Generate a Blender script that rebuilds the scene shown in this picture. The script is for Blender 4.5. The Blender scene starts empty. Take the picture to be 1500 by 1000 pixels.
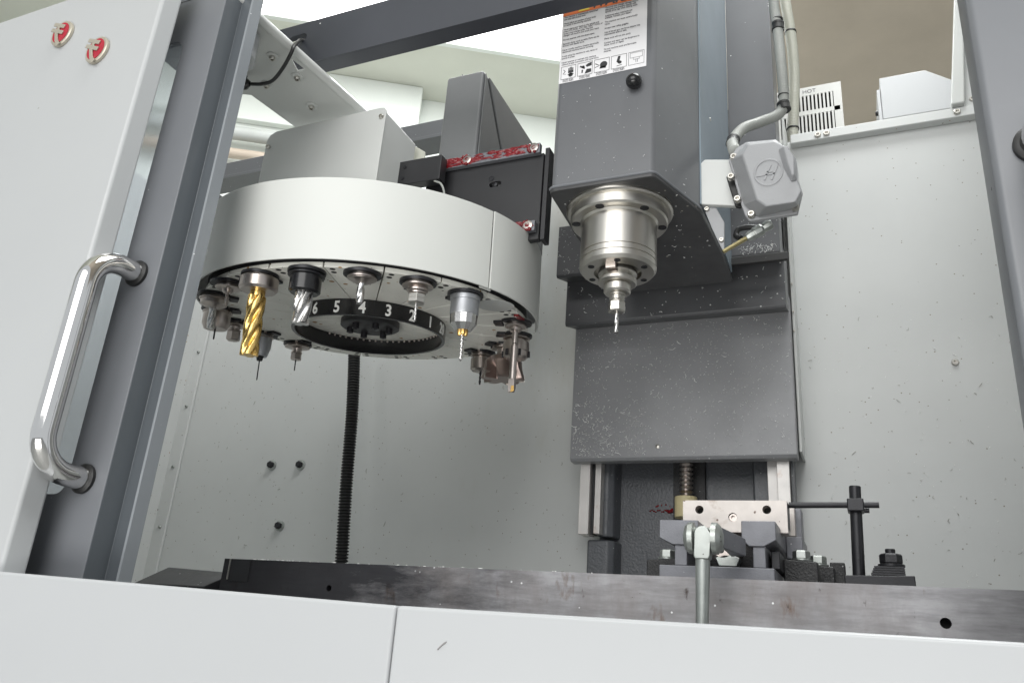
import bpy, bmesh, math, random
from mathutils import Vector, Matrix
R = math.radians
random.seed(7)
SC = bpy.context.scene
COL = SC.collection

# ---------------------------------------------------------------- camera, world, lights
cam_d = bpy.data.cameras.new('camera'); cam = bpy.data.objects.new('camera', cam_d); COL.objects.link(cam)
RX = Vector((0.91924517, 0.38715311, 0.07141982)); DN = Vector((-0.07365423, 0.34733709, -0.9348433)); FW = Vector((-0.38673425, 0.85408982, 0.3478034))
m = Matrix.Identity(4)
for i in range(3):
    m[i][0] = RX[i]; m[i][1] = -DN[i]; m[i][2] = -FW[i]
cam.matrix_world = m
cam_d.sensor_width = 36; cam_d.lens = 28.09; cam_d.clip_start = 0.02; cam_d.clip_end = 60
SC.camera = cam
w = bpy.data.worlds.new('World'); SC.world = w; w.use_nodes = True
w.node_tree.nodes['Background'].inputs[0].default_value = (0.92, 0.965, 1.0, 1)
w.node_tree.nodes['Background'].inputs[1].default_value = 0.66

def area(name, loc, target, sx, sy, power, col=(1, 1, 1)):
    d = bpy.data.lights.new(name, 'AREA'); d.shape = 'RECTANGLE'; d.size = sx; d.size_y = sy; d.energy = power; d.color = col
    o = bpy.data.objects.new(name, d); COL.objects.link(o); o.location = loc
    o.rotation_euler = (Vector(target) - Vector(loc)).to_track_quat('-Z', 'Y').to_euler()
    return o
area('shop_window_light', (-0.25, -2.2, 1.55), (-0.35, 1.4, 0.45), 2.8, 1.8, 62, (1.0, 0.99, 0.97))
area('upward_fill_light', (-0.35, -1.5, -1.05), (-0.5, 1.1, 0.6), 2.4, 1.4, 66, (1.0, 0.99, 0.96))  # unseen fill lamp, added to brighten the carousel underside
area('shop_ceiling_light', (0.25, 0.75, 2.9), (-0.2, 1.05, 0), 1.8, 1.4, 86, (0.97, 1.0, 1.0))
area('shop_rear_light', (-0.6, 2.4, 2.92), (-0.6, 2.6, 0), 2.6, 0.5, 75, (0.97, 1.0, 1.0))

SC.view_settings.view_transform = 'Standard'; SC.view_settings.look = 'None'
SC.view_settings.exposure = 0.06; SC.view_settings.gamma = 1.0

# ---------------------------------------------------------------- materials
MATS = {}
def mat(name, col, metal=0.0, rough=0.45, var=0.08, vscale=6.0, bump=0.0, bscale=250.0, specks=(), emit=0, aniso=0.0, coat=0.0, stain=None, rvar=0.1):
    if name in MATS: return MATS[name]
    M = bpy.data.materials.new(name); M.use_nodes = True; nt = M.node_tree; N = nt.nodes; L = nt.links
    b = N['Principled BSDF']
    tc = N.new('ShaderNodeTexCoord'); geo = N.new('ShaderNodeNewGeometry')
    co = geo.outputs['Position']
    nz = N.new('ShaderNodeTexNoise'); nz.inputs['Scale'].default_value = vscale; nz.inputs['Detail'].default_value = 5; nz.inputs['Roughness'].default_value = 0.6
    L.new(co, nz.inputs['Vector'])
    cr = N.new('ShaderNodeMapRange'); cr.inputs['From Min'].default_value = 0.25; cr.inputs['From Max'].default_value = 0.75
    cr.inputs['To Min'].default_value = 1 - var; cr.inputs['To Max'].default_value = 1 + var
    L.new(nz.outputs['Fac'], cr.inputs['Value'])
    mx = N.new('ShaderNodeVectorMath'); mx.operation = 'SCALE'; mx.inputs[0].default_value = col
    L.new(cr.outputs['Result'], mx.inputs['Scale'])
    cur = mx.outputs['Vector']
    rcur = None
    def mix(fac, c2, cur):
        q = N.new('ShaderNodeMix'); q.data_type = 'RGBA'; q.inputs['B'].default_value = (*c2, 1)
        L.new(fac, q.inputs['Factor']); L.new(cur, q.inputs['A']); return q.outputs['Result']
    if stain:
        for (sc, lo, hi, c2, stretch) in stain:
            mp = N.new('ShaderNodeMapping'); mp.inputs['Scale'].default_value = stretch; L.new(co, mp.inputs['Vector'])
            n2 = N.new('ShaderNodeTexNoise'); n2.inputs['Scale'].default_value = sc; n2.inputs['Detail'].default_value = 8; n2.inputs['Roughness'].default_value = 0.65
            L.new(mp.outputs['Vector'], n2.inputs['Vector'])
            r2 = N.new('ShaderNodeMapRange'); r2.inputs['From Min'].default_value = lo; r2.inputs['From Max'].default_value = hi
            L.new(n2.outputs['Fac'], r2.inputs['Value']); cur = mix(r2.outputs['Result'], c2, cur)
    for (sc, th, dens, c2) in specks:
        vo = N.new('ShaderNodeTexVoronoi'); vo.inputs['Scale'].default_value = sc; L.new(co, vo.inputs['Vector'])
        sep = N.new('ShaderNodeSeparateColor'); L.new(vo.outputs['Color'], sep.inputs['Color'])
        lt = N.new('ShaderNodeMath'); lt.operation = 'LESS_THAN'; lt.inputs[1].default_value = dens; L.new(sep.outputs['Red'], lt.inputs[0])
        sz = N.new('ShaderNodeMath'); sz.operation = 'MULTIPLY'; sz.inputs[1].default_value = th; L.new(sep.outputs['Green'], sz.inputs[0])
        l2 = N.new('ShaderNodeMath'); l2.operation = 'LESS_THAN'; L.new(vo.outputs['Distance'], l2.inputs[0]); L.new(sz.outputs[0], l2.inputs[1])
        mu = N.new('ShaderNodeMath'); mu.operation = 'MULTIPLY'; L.new(lt.outputs[0], mu.inputs[0]); L.new(l2.outputs[0], mu.inputs[1])
        cur = mix(mu.outputs[0], c2, cur)
    L.new(cur, b.inputs['Base Color'])
    b.inputs['Metallic'].default_value = metal
    rr = N.new('ShaderNodeMapRange'); rr.inputs['To Min'].default_value = max(0.02, rough - rvar * rough * 2); rr.inputs['To Max'].default_value = min(1, rough + rvar * rough * 2)
    n3 = N.new('ShaderNodeTexNoise'); n3.inputs['Scale'].default_value = vscale * 3.3; n3.inputs['Detail'].default_value = 4; L.new(co, n3.inputs['Vector'])
    L.new(n3.outputs['Fac'], rr.inputs['Value']); L.new(rr.outputs['Result'], b.inputs['Roughness'])
    if coat: b.inputs['Coat Weight'].default_value = coat; b.inputs['Coat Roughness'].default_value = 0.15
    if aniso: b.inputs['Anisotropic'].default_value = aniso
    if bump:
        n4 = N.new('ShaderNodeTexNoise'); n4.inputs['Scale'].default_value = bscale; n4.inputs['Detail'].default_value = 3; L.new(co, n4.inputs['Vector'])
        bp = N.new('ShaderNodeBump'); bp.inputs['Strength'].default_value = bump; bp.inputs['Distance'].default_value = 0.001
        L.new(n4.outputs['Fac'], bp.inputs['Height']); L.new(bp.outputs['Normal'], b.inputs['Normal'])
    if emit:
        b.inputs['Emission Color'].default_value = (*col, 1); b.inputs['Emission Strength'].default_value = emit
    MATS[name] = M
    return M

DK = (0.02, 0.018, 0.015)
white_paint = mat('white_door_paint', (0.42, 0.43, 0.435), rough=0.38, var=0.025, vscale=2, bump=0.04, bscale=180, specks=((45, 0.06, 0.05, (0.25, 0.24, 0.22)),))
sill_paint = mat('white_sill_paint', (0.43, 0.44, 0.45), rough=0.33, var=0.02, vscale=2, bump=0.03, bscale=160, specks=((30, 0.05, 0.04, (0.3, 0.3, 0.3)),))
inner_paint = mat('grey_white_inner_paint', (0.54, 0.55, 0.542), rough=0.5, var=0.05, vscale=3, bump=0.05, bscale=200,
    stain=((1.1, 0.62, 0.9, (0.36, 0.34, 0.26), (1.5, 1.5, 0.5)),), specks=((70, 0.16, 0.06, (0.16, 0.14, 0.11)), (140, 0.22, 0.06, (0.22, 0.2, 0.16)), (110, 0.2, 0.02, (0.32, 0.2, 0.07)), (160, 0.2, 0.03, (0.85, 0.85, 0.85))))
shroud_paint = mat('shroud_white_paint', (0.57, 0.58, 0.555), rough=0.42, rvar=0.02, var=0.02, vscale=4, bump=0.02, bscale=150, specks=((60, 0.10, 0.04, (0.2, 0.18, 0.15)),))
box_paint = mat('light_grey_paint', (0.53, 0.54, 0.525), rough=0.33, var=0.03, vscale=5, bump=0.05, bscale=500)
frame_paint = mat('mid_grey_door_paint', (0.155, 0.162, 0.175), rough=0.30, var=0.06, vscale=6, bump=0.06, bscale=700, specks=((75, 0.10, 0.05, (0.7, 0.7, 0.7)),))
dark_paint = mat('dark_grey_machine_paint', (0.118, 0.122, 0.130), rough=0.34, var=0.08, vscale=7, bump=0.10, bscale=500, specks=((90, 0.13, 0.06, (0.75, 0.75, 0.72)), (170, 0.16, 0.05, (0.5, 0.5, 0.5))))
upper_cover = mat('shaded_upper_cover_paint', (0.085, 0.087, 0.092), rough=0.42, var=0.25, vscale=6, bump=0.12, bscale=500, specks=((130, 0.2, 0.16, (0.6, 0.6, 0.6)), (240, 0.24, 0.22, (0.4, 0.4, 0.4))))  # darker paint that also carries the spindle head's shadow in its colour
apron_paint = mat('way_cover_paint', (0.235, 0.238, 0.248), rough=0.4, var=0.14, vscale=6, bump=0.12, bscale=500, specks=((85, 0.17, 0.30, (0.6, 0.6, 0.6)), (240, 0.24, 0.22, (0.45, 0.45, 0.45))))
beam_paint = mat('header_paint', (0.042, 0.045, 0.056), rough=0.45, var=0.08, vscale=6, bump=0.05, bscale=500, specks=((60, 0.12, 0.08, (0.7, 0.7, 0.7)),))
housing_paint = mat('carriage_paint', (0.16, 0.165, 0.17), rough=0.4, var=0.08, vscale=6, bump=0.05, bscale=500)
cast_iron = mat('dark_cast_iron_paint', (0.085, 0.09, 0.10), rough=0.36, var=0.15, vscale=20, bump=0.9, bscale=210, specks=((150, 0.2, 0.1, (0.6, 0.6, 0.6)),))
black_plate = mat('black_anodised', (0.016, 0.016, 0.018), rough=0.4, var=0.15, vscale=10, bump=0.04, specks=((90, 0.14, 0.05, (0.4, 0.35, 0.35)),))
black_oxide = mat('black_oxide_steel', (0.020, 0.020, 0.023), metal=0.35, rough=0.38, var=0.2, vscale=30, bump=0.15, bscale=500, specks=((200, 0.2, 0.08, (0.3, 0.3, 0.3)),))
vise_iron = mat('vise_grey_iron', (0.17, 0.173, 0.19), metal=0.3, rough=0.40, var=0.2, vscale=30, bump=0.2, bscale=500, specks=((200, 0.2, 0.1, (0.45, 0.45, 0.45)),))
rough_black = mat('rough_black_casting', (0.016, 0.016, 0.017), rough=0.5, var=0.2, vscale=40, bump=1.0, bscale=400, specks=((260, 0.22, 0.12, (0.4, 0.4, 0.4)),))
rubber = mat('black_rubber', (0.012, 0.012, 0.012), rough=0.45, var=0.1, specks=((120, 0.15, 0.06, (0.6, 0.6, 0.6)),))
plastic_black = mat('gloss_black_plastic', (0.010, 0.010, 0.011), rough=0.22, var=0.1, specks=((140, 0.12, 0.08, (0.6, 0.6, 0.6)),))
steel = mat('machined_steel', (0.56, 0.54, 0.50), metal=1.0, rough=0.33, rvar=0.03, var=0.04, vscale=14, specks=((60, 0.06, 0.05, (0.25, 0.22, 0.18)),))
steel_tool = mat('tool_steel', (0.47, 0.42, 0.39), metal=1.0, rough=0.31, rvar=0.03, var=0.06, vscale=20)
steel_dull = mat('dull_zinc_steel', (0.40, 0.42, 0.40), metal=0.9, rough=0.42, var=0.2, vscale=40, bump=0.06, bscale=350, specks=((170, 0.2, 0.12, (0.12, 0.12, 0.11)),))
bright_tool = mat('bright_tool_steel', (0.66, 0.65, 0.64), metal=1.0, rough=0.24, rvar=0.03, var=0.04, vscale=20)
matte_chuck = mat('satin_chuck_steel', (0.42, 0.43, 0.45), metal=0.85, rough=0.42, var=0.05, vscale=40)
chrome = mat('polished_chrome', (0.72, 0.71, 0.70), metal=1.0, rough=0.07, var=0.04, vscale=10, bump=0.03, bscale=60)
gold = mat('gold_coated_cutter', (0.83, 0.57, 0.20), metal=1.0, rough=0.27, rvar=0.03, var=0.08, vscale=40, stain=((90, 0.62, 0.72, (0.35, 0.16, 0.04), (1, 1, 1)),))
brass = mat('brass_jaw', (0.72, 0.46, 0.16), metal=1.0, rough=0.3, var=0.1)
rail_steel = mat('linear_rail_steel', (0.60, 0.58, 0.56), metal=0.35, rough=0.4, var=0.08, vscale=20, stain=((14, 0.62, 0.8, (0.30, 0.12, 0.04), (1, 1, 1)),))
jaw_steel = mat('ground_jaw_steel', (0.54, 0.50, 0.47), metal=0.35, rough=0.42, var=0.1, vscale=40, bump=0.05, stain=((35, 0.58, 0.75, (0.30, 0.23, 0.18), (1, 1, 1)),), specks=((150, 0.26, 0.28, (0.16, 0.12, 0.10)),))
disc_alu = mat('carousel_disc_aluminium', (0.80, 0.79, 0.73), metal=0.0, rough=0.42, var=0.08, vscale=10, bump=0.05, specks=((62, 0.30, 0.26, (0.40, 0.22, 0.07)), (95, 0.22, 0.2, (0.13, 0.11, 0.08)), (240, 0.2, 0.1, (0.1, 0.09, 0.08))))
ivory = mat('ivory_plastic', (0.60, 0.52, 0.30), rough=0.5, var=0.08, vscale=40)
grease = mat('red_grease', (0.17, 0.008, 0.012), rough=0.22, var=0.3, vscale=90, bump=0.6, bscale=120)
red_enamel = mat('red_enamel', (0.38, 0.010, 0.03), rough=0.25, var=0.04)
silver = mat('satin_silver', (0.50, 0.46, 0.38), metal=0.6, rough=0.42, var=0.05)
label_white = mat('label_white', (0.72, 0.71, 0.72), rough=0.4, var=0.02)
print_black = mat('print_black', (0.02, 0.02, 0.022), rough=0.5, var=0.0)
print_grey = mat('print_grey', (0.10, 0.10, 0.11), rough=0.5, var=0.0)
label_orange = mat('label_orange', (0.75, 0.16, 0.03), rough=0.4, var=0.02)
label_yellow = mat('label_yellow', (0.85, 0.62, 0.05), rough=0.4, var=0.02)
digit_white = mat('digit_white', (0.86, 0.86, 0.84), rough=0.5, var=0.05)
conduit_grey = mat('grey_conduit', (0.34, 0.35, 0.33), rough=0.4, var=0.08, vscale=30)
box_cast = mat('silver_grey_casting', (0.31, 0.315, 0.325), rough=0.4, var=0.04, vscale=20, bump=0.25, bscale=450, specks=((120, 0.12, 0.08, (0.08, 0.08, 0.08)),))
hole_black = mat('dark_bore', (0.010, 0.009, 0.008), rough=0.7, var=0.1)
glass_strip = mat('clear_window', (0.86, 0.90, 0.95), rough=0.06, var=0.05, vscale=8)
glass_strip.node_tree.nodes['Principled BSDF'].inputs['Transmission Weight'].default_value = 0.9
wall_paint = mat('shop_wall_paint', (0.76, 0.79, 0.75), rough=0.7, var=0.05, vscale=1.5, bump=0.2, bscale=20)
ceil_paint = mat('shop_ceiling_paint', (0.68, 0.69, 0.61), rough=0.8, var=0.08, vscale=1.2, bump=0.2, bscale=15)
lamp_emit = mat('lit_diffuser', (1.0, 1.0, 1.0), rough=0.6, var=0.0, emit=3.0)
chip_metal = mat('aluminium_chips', (0.92, 0.92, 0.91), metal=0.0, rough=0.4, var=0.1)
vent_paint = mat('vent_box_paint', (0.50, 0.50, 0.48), rough=0.5, var=0.04)
# the table front: ground steel, noisy black towards its left, brown rust runs under the vise
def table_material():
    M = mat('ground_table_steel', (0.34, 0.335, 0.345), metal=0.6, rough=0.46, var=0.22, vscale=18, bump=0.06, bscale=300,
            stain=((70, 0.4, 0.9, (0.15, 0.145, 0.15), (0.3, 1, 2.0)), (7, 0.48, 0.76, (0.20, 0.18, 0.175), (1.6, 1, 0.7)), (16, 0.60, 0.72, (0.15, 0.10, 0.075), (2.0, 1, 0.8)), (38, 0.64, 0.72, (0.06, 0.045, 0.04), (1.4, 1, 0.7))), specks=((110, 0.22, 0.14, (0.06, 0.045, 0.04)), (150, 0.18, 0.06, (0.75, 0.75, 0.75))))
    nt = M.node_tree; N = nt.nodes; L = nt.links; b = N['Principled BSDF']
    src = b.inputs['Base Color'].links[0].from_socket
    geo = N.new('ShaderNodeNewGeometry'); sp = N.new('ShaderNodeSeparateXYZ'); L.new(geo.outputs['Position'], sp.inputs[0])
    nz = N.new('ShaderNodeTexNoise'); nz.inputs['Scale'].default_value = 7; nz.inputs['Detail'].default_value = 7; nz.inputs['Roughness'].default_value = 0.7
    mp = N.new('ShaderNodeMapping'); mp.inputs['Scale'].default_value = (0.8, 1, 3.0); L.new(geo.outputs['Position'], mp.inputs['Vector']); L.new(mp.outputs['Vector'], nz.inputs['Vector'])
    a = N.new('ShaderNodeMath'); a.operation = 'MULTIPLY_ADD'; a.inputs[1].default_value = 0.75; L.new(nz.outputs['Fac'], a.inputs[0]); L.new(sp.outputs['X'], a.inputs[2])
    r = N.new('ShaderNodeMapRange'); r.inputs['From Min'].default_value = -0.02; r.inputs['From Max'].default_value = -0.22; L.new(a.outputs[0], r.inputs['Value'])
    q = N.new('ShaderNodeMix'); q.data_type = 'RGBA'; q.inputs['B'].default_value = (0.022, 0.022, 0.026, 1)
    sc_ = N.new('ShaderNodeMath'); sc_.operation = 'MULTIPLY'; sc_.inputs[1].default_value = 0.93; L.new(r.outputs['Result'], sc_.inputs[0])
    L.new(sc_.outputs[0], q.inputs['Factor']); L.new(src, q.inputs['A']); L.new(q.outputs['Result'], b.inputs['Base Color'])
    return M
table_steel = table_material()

# ---------------------------------------------------------------- mesh helpers
class MB:
    def __init__(s): s.v = []; s.f = []
    def add(s, v, f):
        o = len(s.v); s.v += [tuple(p) for p in v]; s.f += [tuple(i + o for i in q) for q in f]; return s
    def box(s, x0, x1, y0, y1, z0, z1):
        return s.add([(x0, y0, z0), (x1, y0, z0), (x1, y1, z0), (x0, y1, z0), (x0, y0, z1), (x1, y0, z1), (x1, y1, z1), (x0, y1, z1)],
                     [(3, 2, 1, 0), (4, 5, 6, 7), (0, 1, 5, 4), (1, 2, 6, 5), (2, 3, 7, 6), (3, 0, 4, 7)])
    def prism(s, poly, ax, a0, a1):
        mk = {'x': lambda p, a: (a, p[0], p[1]), 'y': lambda p, a: (p[0], a, p[1]), 'z': lambda p, a: (p[0], p[1], a)}[ax]
        n = len(poly)
        return s.add([mk(p, a0) for p in poly] + [mk(p, a1) for p in poly],
                     [tuple(range(n))[::-1], tuple(range(n, 2 * n))] + [(i, (i + 1) % n, n + (i + 1) % n, n + i) for i in range(n)])
    def loft(s, rings, cap=True, closed=True):
        n = len(rings[0]); v = [p for r in rings for p in r]; f = []
        for k in range(len(rings) - 1):
            for i in range(n if closed else n - 1):
                j = (i + 1) % n; f.append((k * n + i, k * n + j, (k + 1) * n + j, (k + 1) * n + i))
        if cap: f.append(tuple(range(n))[::-1]); f.append(tuple(range((len(rings) - 1) * n, len(rings) * n)))
        return s.add(v, f)
    def lathe(s, c, d, prof, n=32, cap=True, phase=0.0):
        d = Vector(d).normalized(); c = Vector(c)
        u = d.cross(Vector((0, 1, 0)) if abs(d.y) < 0.9 else Vector((1, 0, 0))).normalized(); w_ = d.cross(u)
        rings = []
        for (t, r) in prof:
            r = max(r, 1e-5)
            rings.append([c + d * t + u * (r * math.cos(2 * math.pi * i / n + phase)) + w_ * (r * math.sin(2 * math.pi * i / n + phase)) for i in range(n)])
        return s.loft(rings, cap)
    def cyl(s, p0, p1, r0, r1=None, n=24):
        p0 = Vector(p0); p1 = Vector(p1); return s.lathe(p0, p1 - p0, [(0, r0), ((p1 - p0).length, r0 if r1 is None else r1)], n)
    def tube(s, path, r, n=16, cap=True):
        path = [Vector(p) for p in path]; rings = []
        t = (path[1] - path[0]).normalized(); u = t.cross(Vector((0.31, 0.2, 0.93))).normalized()
        for i, p in enumerate(path):
            t2 = (path[min(i + 1, len(path) - 1)] - path[max(i - 1, 0)]).normalized()
            u = (u - t2 * u.dot(t2)).normalized(); w_ = t2.cross(u); rr = r[i] if isinstance(r, (list, tuple)) else r
            rings.append([p + u * (rr * math.cos(2 * math.pi * k / n)) + w_ * (rr * math.sin(2 * math.pi * k / n)) for k in range(n)])
        return s.loft(rings, cap)
    def sphere(s, c, r, n=16, sz=1.0):
        return s.lathe((c[0], c[1], c[2] - r * sz), (0, 0, 1), [(r * sz * (1 - math.cos(math.pi * k / n)), r * math.sin(math.pi * k / n)) for k in range(n + 1)], n * 2)
    def xf(s, M): s.v = [tuple(M @ Vector(p)) for p in s.v]; return s
    def build(s, name, material, parent=None, bevel=0.0, smooth=35, seg=2, origin=None, wcoord=True):
        me = bpy.data.meshes.new(name)
        o = bpy.data.objects.new(name, me); COL.objects.link(o)
        if parent is not None:
            o.parent = parent; org = WORG[parent.name] if wcoord else Vector((0, 0, 0))
        else:
            org = Vector(origin) if origin else Vector((sum(p[0] for p in s.v) / len(s.v), sum(p[1] for p in s.v) / len(s.v), min(p[2] for p in s.v)))
            o.location = org
        WORG[o.name] = org if (parent is None or wcoord) else WORG[parent.name]
        me.from_pydata([tuple(Vector(p) - org) for p in s.v], [], s.f)
        bm = bmesh.new(); bm.from_mesh(me); bmesh.ops.recalc_face_normals(bm, faces=bm.faces); bm.to_mesh(me); bm.free()
        me.shade_smooth(); me.set_sharp_from_angle(angle=R(smooth))
        me.materials.append(material)
        if bevel:
            b = o.modifiers.new('bevel', 'BEVEL'); b.width = bevel; b.segments = seg; b.limit_method = 'ANGLE'; b.angle_limit = R(30); b.harden_normals = True
        return o
WORG = {}
def empty(name, loc, label, cat, group=None, rot=None):
    o = bpy.data.objects.new(name, None); COL.objects.link(o); o.location = loc; o.empty_display_size = 0.05
    if rot is not None: o.rotation_euler = rot
    WORG[o.name] = Vector(loc); tag(o, label, cat, group); return o
def tag(o, label=None, cat=None, group=None, kind=None):
    if label: o['label'] = label
    if cat: o['category'] = cat
    if group: o['group'] = group
    if kind: o['kind'] = kind
    return o
def cut(o, cutter):
    """bore real holes: boolean evaluated once, the cutter is removed"""
    c = cutter.build('cutter', hole_black); c.location = c.location
    md = o.modifiers.new('bore', 'BOOLEAN'); md.operation = 'DIFFERENCE'; md.object = c; md.solver = 'EXACT'
    bpy.context.view_layer.update()
    dg = bpy.context.evaluated_depsgraph_get()
    me = bpy.data.meshes.new_from_object(o.evaluated_get(dg)); old = o.data
    o.modifiers.remove(md); nm = old.name; o.data = me; bpy.data.meshes.remove(old); me.name = nm
    cm = c.data; bpy.data.objects.remove(c); bpy.data.meshes.remove(cm)
    for p_ in me.polygons: p_.use_smooth = False
    return o
def copy_of(o, parent, offset):
    c = o.copy(); COL.objects.link(c); c.parent = parent; c.location = o.location + Vector(offset); WORG[c.name] = WORG[o.name]
    return c
FACE = Matrix(((1, 0, 0, 0), (0, 0, -1, 0), (0, 1, 0, 0), (0, 0, 0, 1)))       # reading direction: along +X, up +Z, facing -Y
def text(name, body, size, material, parent, M, align='LEFT', thick=0.0002, wcoord=True, space=1.0, sx=1.0, bold=0.0):
    cu = bpy.data.curves.new(name, 'FONT'); cu.body = body; cu.size = size; cu.align_x = align; cu.extrude = thick; cu.space_line = space; cu.resolution_u = 3; cu.offset = bold
    t = bpy.data.objects.new(name + '_curve', cu); COL.objects.link(t)
    bpy.context.view_layer.update(); dg = bpy.context.evaluated_depsgraph_get()
    me = bpy.data.meshes.new_from_object(t.evaluated_get(dg)); bpy.data.objects.remove(t); bpy.data.curves.remove(cu)
    me.name = name
    me.transform(Matrix.Diagonal((sx, 1, 1, 1))); me.transform(M)
    if wcoord and parent is not None: me.transform(Matrix.Translation(-WORG[parent.name]))
    me.materials.clear(); me.materials.append(material)
    o = bpy.data.objects.new(name, me); COL.objects.link(o); o.parent = parent; WORG[o.name] = WORG[parent.name]
    return o
def arc(cx, cy, r, a0, a1, n):
    return [(cx + r * math.cos(R(a0 + (a1 - a0) * i / n)), cy + r * math.sin(R(a0 + (a1 - a0) * i / n))) for i in range(n + 1)]
def catmull(P, n=8):
    P = [Vector(p) for p in P]; Q = [P[0] * 2 - P[1]] + P + [P[-1] * 2 - P[-2]]; out = []
    for i in range(1, len(Q) - 2):
        a, b, c, d = Q[i - 1:i + 3]
        for k in range(n):
            t = k / n
            out.append(0.5 * ((2 * b) + (c - a) * t + (2 * a - 5 * b + 4 * c - d) * t * t + (3 * b - a - 3 * c + d) * t ** 3))
    return out + [P[-1]]
def screw(name, p, d, r, h, material, parent, socket=True, n=16):
    """domed cap screw with a hex socket"""
    b = MB().lathe(p, d, [(0, r), (h * 0.65, r), (h, r * 0.8), (h, r * 0.48), (h * 0.4, r * 0.42)] if socket else [(0, r), (h * 0.4, r * 0.95), (h * 0.8, r * 0.6), (h, 0.0)], n)
    return b.build(name, material, parent)
def hexnut(name, c, r, h, material, parent, ax=(0, 0, 1)):
    return MB().lathe(c, ax, [(0, r * 0.93), (h * 0.1, r), (h * 0.85, r), (h, r * 0.86)], 6).build(name, material, parent, bevel=0.0006, smooth=20)

# ---------------------------------------------------------------- the setting: shop wall and ceiling
def wallpt(s, out, z):           # s metres along the shop wall, out towards the machine
    return Vector((-2.72, 3.12, 0)) + Vector((0.8565, 0.5161, 0)) * s + Vector((0.5161, -0.8565, 0)) * out + Vector((0, 0, z))
def wallbox(mb, s0, s1, o0, o1, z0, z1):
    c = [wallpt(s, o, z) for z in (z0, z1) for (s, o) in ((s0, o0), (s1, o0), (s1, o1), (s0, o1))]
    return mb.add(c, [(3, 2, 1, 0), (4, 5, 6, 7), (0, 1, 5, 4), (1, 2, 6, 5), (2, 3, 7, 6), (3, 0, 4, 7)])
wl = wallbox(MB(), -5, 9, -0.2, 0, -1.2, 3.0); wl = wl.build('shop_wall', wall_paint); tag(wl, kind='structure')
pil = wallbox(MB(), 0.0, 0.545, 0.001, 0.12, -1.2, 2.999).build('pilaster', wall_paint, wl, bevel=0.006)
wallbox(MB(), -5, -0.003, 0.001, 0.05, 2.655, 2.67).build('wall_ledge', wall_paint, wl, bevel=0.006)
cl = MB().box(-9, 6, -1.5, 9, 3.0, 3.1).build('shop_ceiling', ceil_paint); tag(cl, kind='structure')
MB().box(-0.75, 6, -1.5, 9, 2.975, 2.9995).build('ceiling_board', mat('brown_ceiling_board', (0.52, 0.45, 0.37), rough=0.8, var=0.12, vscale=1.6, bump=0.2, bscale=15), cl)
fl = MB().box(-9, 6, -6, 9, -1.15, -1.1).build('shop_floor', mat('grey_shop_floor', (0.34, 0.34, 0.33), rough=0.4, var=0.1, vscale=2)); tag(fl, kind='structure')
pp = MB().tube([wallpt(-5, 0.09, 2.53), wallpt(-0.01, 0.09, 2.53)], 0.04, 16).build('wall_pipe', mat('pale_pipe', (0.5, 0.52, 0.5), rough=0.35))
tag(pp, 'pale horizontal pipe running along the white shop wall behind', 'pipe')
pp2 = MB().tube([wallpt(-5, 0.07, 2.41), wallpt(-0.01, 0.07, 2.41)], 0.03, 16).build('wall_pipe', mat('beige_pipe', (0.5, 0.42, 0.34), rough=0.5))
tag(pp2, 'beige thinner pipe low on the white shop wall', 'pipe')
lt = empty('ceiling_light', (-2.1, 2.4, 2.98), 'big glaring white ceiling light behind the dark header beam', 'light')
def ceilrect(mb, s0, s1, o0, o1, z0, z1): return wallbox(mb, s0, s1, o0, o1, z0, z1)
ceilrect(MB(), -1.2, 1.62, 0.56, 1.5, 2.985, 2.995).build('diffuser', lamp_emit, lt)
fr = MB()
ceilrect(fr, -1.24, 1.66, 0.53, 0.558, 2.97, 2.998); ceilrect(fr, -1.24, 1.66, 1.502, 1.53, 2.97, 2.998)
fr.build('light_frame', wall_paint, lt)

# ---------------------------------------------------------------- enclosure sheets
pr = empty('enclosure_panel', (0.1, 1.62, -0.2), 'pale grey back panel of the enclosure to the right of the column', 'panel')
MB().box(-0.124, 0.30, 1.62, 1.626, -0.2, 1.088).build('sheet', inner_paint, pr)
MB().box(-0.085, 0.30, 1.597, 1.6195, 1.068, 1.091).build('top_flange', inner_paint, pr, bevel=0.002)
MB().box(0.293, 0.30, 1.0, 1.6195, -0.2, 1.6).build('side_return', inner_paint, pr)
MB().box(-0.0975, -0.0925, 1.535, 1.626, 0.36, 1.10).build('edge_flange', box_paint, pr, bevel=0.001)
for x, z in ((-0.028, 1.078), (-0.010, 1.0785), (0.241, 1.079)): screw('screw', (x, 1.597, z), (0, -1, 0), 0.0065, 0.005, steel, pr)
screw('screw', (0.182, 1.62, 0.545), (0, -1, 0), 0.0065, 0.005, steel, pr)
for z in (0.60, 0.64, 0.70): screw('screw', (-0.095, 1.535, z), (0, -1, 0), 0.002, 0.003, steel, pr)
pl = empty('enclosure_panel', (-1.1, 1.62, -0.2), 'shadowed pale grey back panel of the enclosure below the tool carousel', 'panel')
MB().box(-1.72, -0.50, 1.62, 1.626, -0.2, 1.095).build('sheet', inner_paint, pl)
MB().box(-1.73, -1.688, 1.612, 1.6195, -0.2, 1.095).build('corner_flange', inner_paint, pl, bevel=0.002)
for x, z in ((-1.379, 0.372), (-1.289, 0.371), (-1.322, 0.220)):
    MB().lathe((x, 1.62, z), (0, -1, 0), [(0, 0.013), (0.003, 0.013), (0.004, 0.010)], 20).build('washer', steel_dull, pl)
    MB().lathe((x, 1.616, z), (0, -1, 0), [(0, 0.0088), (0.008, 0.0088), (0.010, 0.007)], 6).build('bolt', black_oxide, pl)
for z in (0.70, 0.54, 0.37, 0.21, 0.07): screw('screw', (-1.706, 1.612, z), (0, -1, 0), 0.0045, 0.004, steel_dull, pl)
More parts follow.
